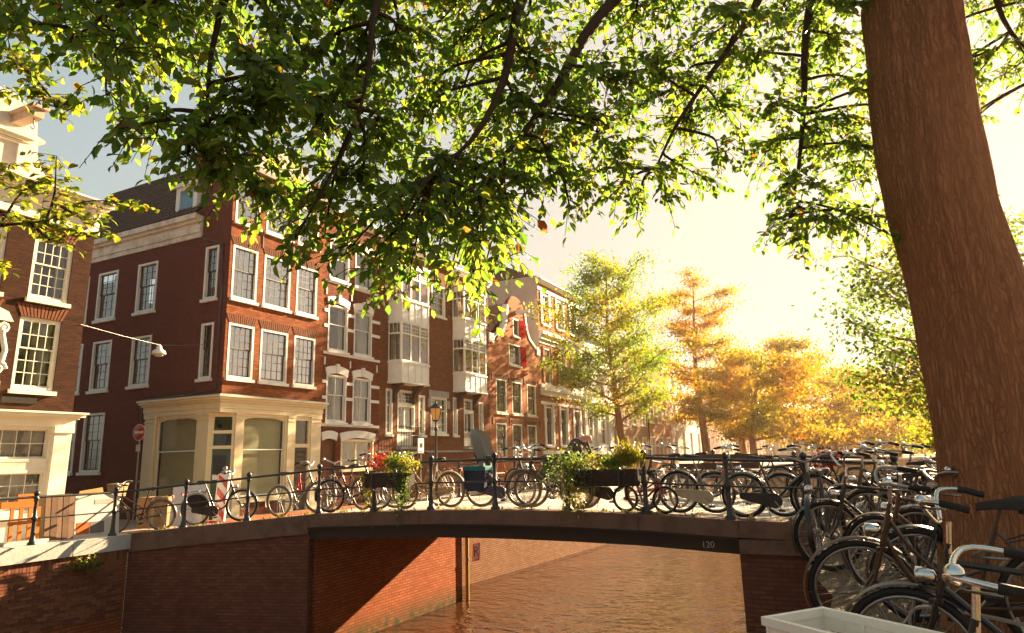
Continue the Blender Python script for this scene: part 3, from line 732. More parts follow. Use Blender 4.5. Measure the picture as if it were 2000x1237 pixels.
def tile_mesh():
    mb = MB(); n = 6; vs = []
    for i in range(n + 1):
        t = i / n; x = t * .235; z = .035 * math.sin(t * 2 * math.pi) + .012
        vs += [(x, -.02, z + .035), (x, .345, z)]
    return mb.add(vs, [(2 * i, 2 * i + 2, 2 * i + 3, 2 * i + 1) for i in range(n)], True).add([(x, y, z) for x, y, z in vs[::2]] + [(x, y, z - .03) for x, y, z in vs[::2]], [(i, n + 1 + i, n + 2 + i, i + 1) for i in range(n)])
TM = Matrix.Translation(p0) @ Matrix.Rotation(-ang, 4, 'Y') @ Matrix.Rotation(R(-90), 4, 'Z')   # tile x -> along eave(-y), tile y -> upslope
tme = tile_mesh().mesh('tile', M_tile); rest = MB(); base = tile_mesh(); cnt = 0
for r_ in range(int(ln / .30)):
    y = 1.66
    while y < dB - .05:
        T = TM @ Matrix.Translation((-(y + .235), r_ * .30, .02 + random.uniform(-.004, .006)))
        if y < 7.2 and cnt < 300 and not (2.0 < y < 3.2 and r_ < 5):
            o = put('tile', tme, Bh); o.matrix_local = T; cnt += 1
        else: rest.add([T @ Vector(p) for p in base.v], base.f, True)
        y += .235
stuff(put('roof_tiles', rest, Bh, mat=M_tile))
put('flashing', MB().prism([(-.35, 11.3 + G0), (2.7, 15.35 + G0), (2.9, 15.35 + G0), (.1, 11.3 + G0)], 8.2, 8.8), Bh, mat=M_zinc)
# dormer
dm = put('dormer', MB().box(-.10, 1.7, 2.0, 2.22, 11.4 + G0, 12.75 + G0).box(-.10, 1.7, 3.05, 3.27, 11.4 + G0, 12.75 + G0).box(-.10, .05, 2.22, 3.05, 11.4 + G0, 11.6 + G0).box(-.10, .05, 2.22, 3.05, 12.6 + G0, 12.75 + G0).box(-.2, 2.1, 1.9, 3.37, 12.752 + G0, 12.9 + G0), Bh, mat=M_white)
put('shutter', MB().box(-.05, -.01, 2.24, 3.03, 11.62 + G0, 12.58 + G0), dm, mat=paint('blue_board', (.16, .30, .42), .5))
put('chimney', MB().box(2.2, 3.1, 4.4, 5.3, 14.6 + G0, 16.2 + G0).box(2.1, 3.2, 4.3, 5.4, 16.2 + G0, 16.35 + G0), Bh, mat=B_brown)
put('parapet_coping', MB().box(-.08, wB + .05, -.12, 1.7, 13.2 + G0, 13.36 + G0), Bh, mat=M_stone)
put('gable_top', MB().prism([(.9, 13.36 + G0), (wB - .9, 13.36 + G0), (wB - 1.35, 14.1 + G0), (wB / 2, 14.7 + G0), (1.35, 14.1 + G0)], -.04, .4), Bh, mat=paint('carved_stone', (.55, .48, .38), .8, wear=.4))
# shopfront: pilasters, entablature, big windows, chamfered corner door
pz = 3.44 + G0
def pil(a0, a1, side=False, nm='pilaster'):
    mb = MB(); B_ = (lambda p, z0, z1, e=0: mb.box(a0 - e, a1 + e, -p, .2, z0, z1)) if not side else (lambda p, z0, z1, e=0: mb.box(-p, .2, a0 - e, a1 + e, z0, z1))
    B_(.06, 0, pz - .02); B_(.09, 0, .34 + G0, .015); B_(.09, pz - .26, pz - .21, .015); B_(.10, pz - .10, pz - .021, .02)
    return put(nm, mb, Bh, mat=M_cream)
pil(.68, 1.02); pil(3.30, 3.68); pil(4.62, 5.2); pil(.52, 1.14, True); pil(3.55, 4.15, True)
ent = MB()
for z0_, z1_, p_ in ((3.42, 3.58, .07), (3.58, 3.80, .10), (3.80, 3.88, .18), (3.88, 3.97, .27), (3.97, 4.04, .34)):
    ent.prism([(-p_, 4.2 + p_ * .5), (-p_, -p_), (wB - .02 + p_ * .3, -p_), (wB - .02 + p_ * .3, .22), (.22, .22), (.22, 4.2 + p_ * .5)], z0_ + G0, z1_ + G0 - .002, 'z')
put('entablature', ent, Bh, mat=M_cream)
put('lead_flashing', MB().prism([(-.30, 4.3), (-.30, -.30), (wB + .05, -.30), (wB + .05, .0), (0.0, .0), (.0, 4.3)], 4.04 + G0, 4.07 + G0, 'z'), Bh, mat=M_zinc)
put('shop_base', MB().box(1.02, 3.30, .02, .25, 0, .24 + G0 - .03).box(.02, .25, 1.14, 3.55, 0, .24 + G0 - .03), Bh, mat=B_dk)
def shop_window(a0, a1, side=None, fill='blind'):
    W = window(Bh, a0, a1, .24, 3.42, 1, 1, 1, .42, frame=M_cream, sash=M_white, fill=fill, side=side, fw=.10, name='shop_window', y_out=.0, gl=glass('shop_glass', (.95, .97, .95), .18))
    # curved head board
    n = 8; w = a1 - a0; h = 3.18
    top = [(lerp(.09, w - .09, i / n), h - .24 + .13 * (1 - (2 * i / n - 1) ** 2)) for i in range(n + 1)]
    put('head_board', MB().prism(top + [(w - .09, h - .06), (.09, h - .06)], .055, .11), W, mat=M_cream)
shop_window(1.02, 3.30); shop_window(1.14, 3.55, 0.0)  # slatted blinds, also standing in for reflections in the shop panes
# narrow side door with transom light
D = put('door', MB().box(3.78, 4.52, .08, .14, 0, 2.15 + G0), Bh, mat=paint('grey_door', (.10, .07, .05), .5))
for k in range(9): put('louvre', MB().box(3.86, 4.44, .05, .079, .25 + k * .22 + G0, .40 + k * .22 + G0), D, mat=paint('grey_door', (.1, .07, .05)))
put('door_frame', MB().box(3.68, 3.78, .0, .2, 0, 3.42 + G0).box(4.52, 4.62, .0, .2, 0, 3.42 + G0).box(3.78, 4.52, .0, .2, 2.15 + G0, 2.30 + G0).box(3.78, 4.52, .0, .2, 3.25 + G0, 3.42 + G0), Bh, mat=M_cream)
put('transom_light', MB().box(3.78, 4.52, .09, .1, 2.3 + G0, 3.25 + G0), Bh, mat=M_glassdk)
# corner door on the chamfer
CM = Matrix.Translation((0, .60, 0)) @ Matrix.Rotation(R(-41), 4, 'Z')
LW = math.hypot(.70, .60)
CD = put('corner_door', MB().box(.10, LW - .10, .06, .11, 0, 2.10 + G0).box(.2, LW - .2, .03, .061, .3 + G0, .9 + G0), Bh, mat=paint('green_door', (.02, .06, .035), .35)); CD.matrix_local = CM
o = put('door_frame', MB().box(0, .10, .0, .2, 0, 3.42 + G0).box(LW - .10, LW, .0, .2, 0, 3.42 + G0).box(.10, LW - .1, .002, .2, 2.10 + G0, 2.22 + G0).box(.10, LW - .1, .002, .2, 2.66 + G0, 2.78 + G0).box(.10, LW - .1, .002, .2, 3.28 + G0, 3.42 + G0), Bh, mat=M_cream); o.matrix_local = CM
for z0_, z1_ in ((2.22, 2.66), (2.78, 3.28)):
    o = put('transom_light', MB().box(.10, LW - .10, .09, .10, z0_ + G0, z1_ + G0), Bh, mat=M_glassdk); o.matrix_local = CM
o = put('door_glass', MB().box(.24, LW - .24, .052, .058, 1.0 + G0, 1.9 + G0), CD, mat=M_glassdk)
put('drainpipe', MB().tube([(-.09, 1.5, 10.3 + G0), (-.09, .30, 9.9 + G0), (-.09, .22, 6.5 + G0), (-.09, .22, 4.25 + G0), (-.09, 1.6, 4.16 + G0), (-.09, 4.32, 4.10 + G0), (-.09, 4.34, 0)], .032, 6), Bh, mat=M_iron)

# ------------------------------------------------------------------ house C (dark brick, white bands and arched lintels)
Ch = house('banded_house', 'narrow dark brick house with white bands and arched white lintels', 22.75)
wC = 3.95
ch = [(.26, 1.58, 6.44, 8.55), (2.02, 3.34, 6.44, 8.55), (.26, 1.58, 3.25, 5.35), (2.02, 3.34, 3.25, 5.35), (.26, 1.58, 9.75, 11.5), (2.02, 3.34, 9.75, 11.5), (1.3, 3.6, 1.2, 2.52), (.1, .95, -.4, 2.55)]
mb = grid_wall(0, wC, 0, 12.9 + G0, [(a, b, max(0, c + G0), d + G0) for a, b, c, d in ch]); shell(mb, wC, 10, 0, 12.9 + G0); put('wall', mb, Ch, mat=B_dk)
for i, (a, b, c, d) in enumerate(ch[:6]):
    window(Ch, a, b, c, d, 2 if i in (2, 3) else 1, 1, 1, .42, fill=['curtains', 'right', 'curtains', 'right', 'net', 'net'][i], fw=.07, bt=.04)
    lintel(Ch, a, b, d - .06, .34, .14, M_white)
    put('keystone', MB().box((a + b) / 2 - .09, (a + b) / 2 + .09, -.11, .03, d + .12 + G0, d + .50 + G0), Ch, mat=M_white)
for z in (3.12, 6.30, 9.6): cornice(Ch, 0, wC, z - .06, [(.12, .05)], M_white, 'band')
for z in (4.25, 4.95, 7.45, 8.15):
    for x0_, x1_ in ((0, .26), (1.58, 2.02), (3.34, wC)): cornice(Ch, x0_, x1_, z, [(.14, .03)], M_white, 'band')
for z in (5.75, 8.95):
    for x in (.1, 1.8, 3.75): put('wall_anchor', MB().box(x - .03, x + .03, -.04, .02, z + G0, z + .34 + G0), Ch, mat=M_white)
cornice(Ch, 0, wC, 2.92, [(.06, .06), (.05, .12)], B_arch, 'string_course')
W = window(Ch, 1.3, 3.6, 1.2, 2.52, 2, 0, 1, fw=.10, bt=.12, fill='net', frame=M_cream, sash=M_cream); lintel(Ch, 1.3, 3.6, 2.44, .34, .14, M_white)
lintel(Ch, .1, .95, 2.44, .34, .10, M_white); put('door', MB().box(.1, .95, .14, .19, 0, 2.5 + G0).box(.2, .5, .11, .14, .8 + G0, 2.1 + G0), Ch, mat=paint('brown_door', (.16, .06, .03), .45))
cornice(Ch, 0, wC, 12.7, [(.1, .10), (.1, .22), (.1, .32)], M_white)
put('chimney', MB().box(.2, 1.5, 1.2, 2.3, 12.9 + G0, 14.4 + G0).box(.1, 1.6, 1.1, 2.4, 14.4 + G0, 14.6 + G0), Ch, mat=B_brown)

# ------------------------------------------------------------------ house D (twin white oriels)
Dh = house('oriel_house', 'brown brick house with two white hanging bay windows above its doors', 26.7)
wD = 11.15
dh = [(1.5, 3.0, 2.2, 5.05), (.55, 1.1, 2.8, 5.05), (3.35, 3.95, 2.8, 4.9), (4.48, 6.1, 2.9, 4.9), (7.95, 9.05, 2.2, 5.0), (6.75, 7.25, 2.85, 5.0), (9.7, 10.25, 2.85, 4.9), (4.6, 6.0, 9.5, 11.3)]
mb = grid_wall(0, wD, 0, 12.5 + G0, [(a, b, c + G0, d + G0) for a, b, c, d in dh]); shell(mb, wD, 10, 0, 12.5 + G0); put('wall', mb, Dh, mat=B_brown)
for i, (a, b, c, d) in enumerate(dh):
    if i in (0, 4):
        window(Dh, a, b, d - .75, d, 4, 0, 3, fill='none', sill=False, frame=M_ivory)
        o = put('balcony_door', MB().box(a + .06, a + (b - a) * .48, .08, .13, c + G0, c + .75 + G0).box(a + (b - a) * .5, b - .06, .08, .13, c + G0, c + .75 + G0), Dh, mat=M_ivory)
        window(Dh, a, b, c + .75, d - .76, 2, 0, 1, fill='right', sill=False, frame=M_ivory, bt=.08)
        rl = MB(); 
        for k in range(9): x = lerp(a - .1, b + .1, k / 8); rl.tube([(x, -.34, c + G0 - .05), (x, -.34, c + 1.0 + G0)], .012, 5)
        for z in (.02, .55, 1.0): rl.tube([(a - .1, .0, c + z + G0), (a - .1, -.34, c + z + G0), (b + .1, -.34, c + z + G0), (b + .1, 0, c + z + G0)], .016, 5)
        put('balcony', MB().box(a - .12, b + .12, -.38, .0, c - .14 + G0, c - .02 + G0), Dh, mat=M_stone); put('balcony_rail', rl, Dh, mat=M_iron)
    else: window(Dh, a, b, c, d, 4 if i == 3 else 2, 2 if i != 3 else 2, 3, .35, fill='net' if i == 3 else 'curtains', frame=M_ivory)
put('stone_surround', MB().box(4.3, 6.28, -.05, .02, 4.9 + G0, 5.25 + G0).box(4.2, 4.47, -.05, .02, 4.3 + G0, 4.75 + G0).box(6.11, 6.38, -.05, .02, 4.3 + G0, 4.75 + G0).box(4.3, 4.47, -.045, .02, 4.75 + G0, 4.9 + G0), Dh, mat=M_stone)
def oriel(a0, a1):
    pr = .75; zb, zt_ = 5.3 + G0, 11.6 + G0; c = .28
    pl = [(a0, 0), (a0 + c * .4, -pr), (a1 - c * .4, -pr), (a1, 0)]
    def ringz(z0_, z1_, e=0.0): return [(x + (e if x > (a0 + a1) / 2 else -e), y - (e if y < 0 else 0)) for x, y in pl], z0_, z1_
    O = put('oriel', MB().prism(*ringz(zb, zb + .08, .06), 'z'), Dh, mat=M_white)
    for z0_, z1_, e, n_ in ((zb + .08, zb + 1.0, 0, 'panel'), (zb + 1.0, zb + 1.09, .06, 'moulding'), (zb + 3.12, zb + 3.2, .03, 'moulding'), (zb + 3.2, zb + 4.22, 0, 'panel'), (zb + 4.22, zb + 4.32, .07, 'moulding'), (zt_ - .3, zt_, .08, 'moulding')):
        put(n_, MB().prism(*ringz(z0_, z1_, e), 'z'), O, mat=M_white)
    for i in range(5):
        x = lerp(a0 + .14, a1 - .14, i / 4)
        for z0_, z1_ in ((zb + .09, zb + .99), (zb + 3.21, zb + 4.21)): put('batten', MB().box(x - .035, x + .035, -pr - .03, -pr + .01, z0_, z1_), O, mat=M_white)
    def glaze(z0_, h, tag_):
        fx0, fx1 = a0 + .12, a1 - .12
        wmb = MB(); rb = h * .70
        for k in range(4): x = lerp(fx0, fx1, k / 3); wmb.box(x - .05, x + .05, -pr - .005, -pr + .09, z0_, z0_ + h)
        for z in (0, rb - .04, h - .08): wmb.box(fx0, fx1, -pr - .002, -pr + .085, z0_ + z, z0_ + z + .08)
        bars(wmb, fx0, fx1, z0_ + rb, z0_ + h - .06, -pr + .02, -pr + .06, 12, 3, .022)
        for sx, ex in ((a0, a0 + c * .4), (a1, a1 - c * .4)):
            for z in (0, rb - .04, h - .08): wmb.add([(sx - .02, 0, z0_ + z), (ex - .02, -pr + .02, z0_ + z), (ex + .05, -pr + .02, z0_ + z), (sx + .05, 0, z0_ + z), (sx - .02, 0, z0_ + z + .08), (ex - .02, -pr + .02, z0_ + z + .08), (ex + .05, -pr + .02, z0_ + z + .08), (sx + .05, 0, z0_ + z + .08)], [(0, 3, 2, 1), (4, 5, 6, 7), (0, 1, 5, 4), (1, 2, 6, 5), (2, 3, 7, 6), (3, 0, 4, 7)])
            for t in (.05, .36, .66): x, y = lerp(sx, ex, t), -pr * t; wmb.box(x - .02, x + .045, y - .025, y + .025, z0_ + .08, z0_ + h - .08) if t != .36 and t != .66 else wmb.box(x, x + .02, y - .015, y + .015, z0_ + rb, z0_ + h - .08)
        put('oriel_window', wmb, O, mat=M_white)
        for k in range(3):
            xa, xb = lerp(fx0, fx1, k / 3) + .05, lerp(fx0, fx1, (k + 1) / 3) - .05
            put('pane', MB().quad((xa, -pr + .04, z0_), (xb, -pr + .04, z0_), (xb, -pr + .04, z0_ + h), (xa, -pr + .04, z0_ + h)), O, mat=M_glass)
        for sx, ex in ((a0, a0 + c * .4), (a1, a1 - c * .4)):
            put('pane', MB().quad((sx, 0, z0_), (ex, -pr + .05, z0_), (ex, -pr + .05, z0_ + h), (sx, 0, z0_ + h)), O, mat=M_glass)
        put('curtain', MB().box(a0 + .1, a0 + .5, -.12, -.08, z0_, z0_ + h), O, mat=M_curtain)
    glaze(zb + 1.09, 2.03, 'a'); glaze(zb + 4.32, zt_ - .3 - zb - 4.32, 'b')
    for x in (a0 + .45, a1 - .45):
        put('bracket', MB().prism([(-pr + .1, zb), (-.002, zb), (-.002, zb - .95), (-.12, zb - .9), (-.2, zb - .5), (-.45, zb - .2)], x - .1, x + .1, 'x'), O, mat=paint('bracket_wood', (.06, .03, .025), .6))
oriel(.7, 3.3); oriel(6.8, 9.5)
cornice(Dh, 0, wD, 12.4, [(.12, .10), (.12, .25), (.08, .35)], M_white)
cornice(Dh, 0, wD, 1.9, [(.10, .05)], M_stone, 'string_course')

# ------------------------------------------------------------------ house F (clock gable, red shutters)
Fh = house('clock_gable_house', 'orange brick house with white edged bell gable and red shutters', 37.85)
wF = 7.65; cF = 4.0
fh = [(.80, 2.25, 4.38, 6.57), (3.05, 4.5, 4.38, 6.57), (5.35, 6.8, 4.38, 6.57), (.72, 2.15, 1.5, 3.72), (2.98, 4.42, 1.5, 3.72), (5.28, 6.7, 1.5, 3.72)]
f2 = [(2.75, 4.5, 7.7, 9.15)]
mb = grid_wall(0, wF, 0, 9.0 + G0, [(a, b, c + G0, d + G0) for a, b, c, d in fh] + [(a, b, c + G0, 9.0 + G0) for a, b, c, d in f2]); shell(mb, wF, 9, 0, 8.6 + G0, roof=False)
put('wall', mb, Fh, mat=B_orange)
hg = [(3.72, 9.0), (3.72, 9.3), (3.2, 9.25), (2.55, 9.4), (1.95, 9.8), (1.55, 10.4), (1.35, 11.1), (1.25, 11.7)]
gl_ = [(cF - x, z) for x, z in hg]; gr_ = [(cF + min(x, wF - cF), z) for x, z in hg]
ar = [(cF + 1.25 * math.cos(R(t)), 11.7 + .85 * math.sin(R(t))) for t in range(0, 181, 15)]
# gable with its loft opening left free
g = MB()
def gx(z): return float(np.interp(z, [9.0, 9.3, 9.8, 10.4, 11.1, 11.7], [3.6, 2.9, 1.95, 1.55, 1.35, 1.25]))
zs = [9.0, 9.15, 9.4, 9.75, 10.1, 10.4, 11.0, 11.35, 11.7]
for za, zb in zip(zs, zs[1:]):
    hole = (2.75, 4.5) if zb <= 9.16 else ((3.45, 4.4) if 9.74 < za and zb < 11.01 else None)
    L0, L1, R0, R1 = cF - gx(za), cF - gx(zb), cF + min(gx(za), wF - cF), cF + min(gx(zb), wF - cF)
    for y0_, in ((0,), (.3,)):
        if hole:
            g.quad((L0, y0_, za + G0), (hole[0], y0_, za + G0), (hole[0], y0_, zb + G0), (L1, y0_, zb + G0)); g.quad((hole[1], y0_, za + G0), (R0, y0_, za + G0), (R1, y0_, zb + G0), (hole[1], y0_, zb + G0))
        else: g.quad((L0, y0_, za + G0), (R0, y0_, za + G0), (R1, y0_, zb + G0), (L1, y0_, zb + G0))
g.prism([(x, z + G0) for x, z in ar], 0, .3)
put('gable', g, Fh, mat=B_orange)
mb = MB()
for side_ in (-1, 1):
    pts = [(cF + side_ * gx(z), z) for z in (9.0, 9.08, 9.2, 9.3, 9.5, 9.8, 10.1, 10.4, 10.75, 11.1, 11.4, 11.7)]
    pts = [(min(x, wF - .1), z) for x, z in pts]
    for (xa, za), (xb, zb) in zip(pts, pts[1:]):
        mb.add([(xa, -.06, za + G0 - .03), (xb, -.06, zb + G0), (xb + side_ * .16, -.06, zb + G0 + .12), (xa + side_ * .16, -.06, za + G0 + .12), (xa, .36, za + G0 - .03), (xb, .36, zb + G0), (xb + side_ * .16, .36, zb + G0 + .12), (xa + side_ * .16, .36, za + G0 + .12)],
               [(0, 1, 2, 3), (7, 6, 5, 4), (0, 4, 5, 1), (1, 5, 6, 2), (2, 6, 7, 3), (3, 7, 4, 0)])
mb.box(.0, .55, -.08, .4, 8.85 + G0, 9.45 + G0); mb.box(wF - .5, wF, -.08, .4, 8.85 + G0, 9.45 + G0)
put('gable_coping', mb, Fh, mat=M_white)
put('arch_coping', MB().tube([(x, .12, z + G0 + .02) for x, z in ar], .09, 6), Fh, mat=B_arch)
hb = put('hoist_beam', MB().box(cF - .12, cF + .14, -1.0, .1, 11.35 + G0, 11.6 + G0), Fh, mat=M_white)
for i, (a, b, c, d) in enumerate(fh): window(Fh, a, b, c, d, 3, 2, 2, .45, sash=M_sashdk, fill='net' if i != 1 else 'curtains', frame=M_ivory)
for a, b, c, d in fh: flat_arch(Fh, a, b, d, .26, B_arch)
for a, b, c, d, n_ in ((2.75, 4.5, 7.7, 9.15, 2), (3.45, 4.4, 9.75, 11.0, 1)):
    window(Fh, a, b, c, d, n_, 0, 1, sash=M_sashdk, frame=M_ivory, fill='none')
    put('shutter', MB().box(b - .1, b + .85 * (b - a) / n_, -.10, -.05, c + .04 + G0, d - .02 + G0), Fh, mat=paint('red_shutter', (.34, .012, .018), .95, spec=0.0, wear=.1))
    put('shutter', MB().box(a + .08, a + .08 + .8 * (b - a) / n_ * .55, .16, .20, c + .1 + G0, d - .1 + G0), Fh, mat=paint('dark_shutter', (.05, .02, .02), .5))
for x in (.3, 2.62, 4.95, 7.3):
    for z in (6.45, 3.6): put('wall_anchor', MB().box(x - .03, x + .03, -.04, .02, z + G0, z + .5 + G0), Fh, mat=M_iron)
rf = MB()
for sx, ex in ((.0, cF), (wF, cF)):
    vs = []; n = 34
    for i in range(n + 1):
        y = lerp(.3, 9, i / n); k = .04 * (i % 2)
        vs += [(sx, y, 9.0 + G0 + k), (ex, y, 12.2 + G0 + k)]
    rf.add(vs, [(2 * i, 2 * i + 2, 2 * i + 3, 2 * i + 1) for i in range(n)])
put('roof', rf, Fh, mat=M_tile_red)

# ------------------------------------------------------------------ further houses along the row
def terrace(label, u0, u1, wall, ztop, rows, nb, ww, frame=None, fill='none', name='row_house', sash=None, bands=(), x=VF, rz=90, trim=None, roof=M_tile, cols=2, pitched=True, jitter=0.0):
    H = house(name, label, u0, x=x, rz=rz); w = u1 - u0
    holes = []
    for z0_, z1_ in rows:
        for i in range(nb):
            c = w * (i + .5) / nb + jitter * (1 if i == 0 else -1 if i == nb - 1 else 0); holes.append((c - ww / 2, c + ww / 2, z0_, z1_))
    mb = grid_wall(0, w, 0, ztop + G0, [(a, b, c + G0, d + G0) for a, b, c, d in holes]); shell(mb, w, 9, 0, ztop + G0); put('wall', mb, H, mat=wall)
    for a, b, c, d in holes: window(H, a, b, c, d, cols, 1, 1, .42, frame=frame, sash=sash or frame, fill=fill, fw=.09, bt=.05)
    for z, h_, p_ in bands: cornice(H, 0, w, z, [(h_, p_)], trim or M_white, 'band')
    cornice(H, 0, w, ztop - .1, [(.14, .10), (.12, .22), (.10, .34)], trim or M_white)
    if pitched and roof: put('roof', MB().prism([(0.0, ztop + .28 + G0), (ztop * 0 + 5.0, ztop + 2.6 + G0), (9.0, ztop + .28 + G0)], .15, w - .15, 'x'), H, mat=roof)
    return H
Gh = terrace('tall red brick house with white stone bands, piers and heavy cornices', 45.5, 53.8, B_orange, 14.6, [(2.3, 5.15), (6.85, 9.55), (11.4, 13.75)], 3, 1.15, frame=M_white, sash=M_sashdk, fill='none', name='banded_house',
             bands=[(1.7, .25, .10), (5.3, .22, .05), (5.95, .35, .18), (6.3, .2, .35), (6.55, .25, .10), (9.85, .25, .06), (10.15, .35, .2), (10.5, .25, .38), (13.95, .22, .06)])
for k in range(3):
    c = 8.3 * (k + .5) / 3
    for z0_, z1_ in ((2.3, 5.15), (6.85, 9.55), (11.4, 13.75)):
        for s in (-1, 1):
            x = c + s * .75
            put('pier', MB().box(x - .13, x + .13, -.07, .02, z0_ + G0, z1_ + .1 + G0), Gh, mat=M_white if z0_ < 6 or z0_ > 10 else B_orange)
            put('pier_block', MB().box(x - .2, x + .2, -.1, .02, lerp(z0_, z1_, .62) + G0, lerp(z0_, z1_, .62) + .28 + G0), Gh, mat=M_white)
put('party_wall', MB().quad((-.012, 0, 8.4 + G0), (-.012, 9, 8.4 + G0), (-.012, 9, 15.0 + G0), (-.012, 0, 15.0 + G0)), Gh, mat=M_plaster)
M_stucco = paint('white_stucco', (.66, .60, .50), .7, wear=.3, scale=1.2); M_greyst = paint('grey_stucco', (.48, .43, .36), .75, wear=.35, scale=1.2)
Hh = terrace('white stuccoed house with tall windows between flat pilasters', 53.8, 63.5, M_stucco, 11.6, [(2.4, 4.85), (6.9, 8.8), (9.4, 10.9)], 3, 1.35, fill='curtains', bands=[(1.6, .25, .12), (5.6, .2, .1), (5.95, .3, .3)])
for k in range(4):
    x = .35 + k * (9.0 / 3); put('pilaster', MB().box(x - .3, x + .3, -.16, .02, 1.85 + G0, 5.6 + G0).box(x - .38, x + .38, -.2, .02, 5.25 + G0, 5.59 + G0), Hh, mat=M_stucco)
terrace('tan brick house with three white sash windows per floor beside a drainpipe', 63.5, 72.6, B_tan, 11.8, [(1.2, 3.3), (4.45, 6.28), (7.4, 9.2), (9.9, 11.2)], 3, 1.5, fill='net')
J = terrace('warm orange brick house with closely set white windows', 72.6, 82.6, B_warm, 11.2, [(1.0, 3.4), (4.9, 6.6), (7.6, 9.2)], 3, 1.9, fill='net')
put('drainpipe', MB().tube([(.12, -.1, 0), (.12, -.1, 11 + G0)], .07, 6), J, mat=M_iron)
terrace('narrow grey stucco house with tall paired windows', 82.6, 90.5, M_greyst, 12.6, [(1.0, 4.4), (5.4, 7.6), (8.6, 10.8)], 2, 1.7, fill='net')
terrace('bright white house with few narrow windows behind the amber tree', 90.5, 99.5, M_stucco, 10.8, [(1.0, 4.2), (5.4, 7.4), (8.2, 9.8)], 2, 1.5)
terrace('dark brick house partly hidden behind orange foliage', 99.5, 112, B_brown, 11.6, [(1.2, 3.8), (4.9, 7.0), (8.2, 10.2)], 4, 1.4)
terrace('wide tan brick house with small paired windows', 112, 130, B_tan, 10.8, [(1.2, 3.6), (4.7, 6.7), (7.8, 9.6)], 6, 1.3)
terrace('long brown brick house with a grey roof far along the quay', 131, 152, B_warm, 10.0, [(1.2, 3.6), (4.7, 6.7), (7.6, 9.2)], 7, 1.3, x=-20, rz=84)
terrace('pale house front far along the curve of the canal', 152.5, 176, M_greyst, 10.5, [(1.2, 3.6), (4.7, 6.7), (7.6, 9.2)], 7, 1.4, x=-17.6, rz=74)
terrace('brick house front furthest along the curve of the canal', 176, 202, B_brown, 10.0, [(1.2, 3.6), (4.7, 6.7), (7.6, 9.2)], 8, 1.4, x=-10.8, rz=62)
# gabled building closing the view at the end of the canal
E_ = empty('gabled_building', (1.5, 176, 0), rz=R(14)); tag(E_, 'hazy brick building with a steep gable closing the view beyond the trees', 'building')
mb = grid_wall(0, 16, 0, 6.0, [(2, 3.4, 1.5, 4.2), (5, 6.4, 1.5, 4.2), (9.6, 11, 1.5, 4.2), (12.6, 14, 1.5, 4.2)]); shell(mb, 16, 14, 0, 6.0, roof=False); mb.prism([(0, 6.0), (16, 6.0), (8, 11.6)], 0, .4)
put('wall', mb, E_, mat=B_warm)
for a in (2, 5, 9.6, 12.6): put('window', MB().box(a, a + 1.4, .1, .14, 1.5, 4.2), E_, mat=M_glassdk)
put('window', MB().box(7, 9, -.06, .0, 6.6, 8.8), E_, mat=M_white)
put('roof', MB().prism([(-.3, 5.9), (16.3, 5.9), (8, 11.9)], .4, 14), E_, mat=M_tile_red)
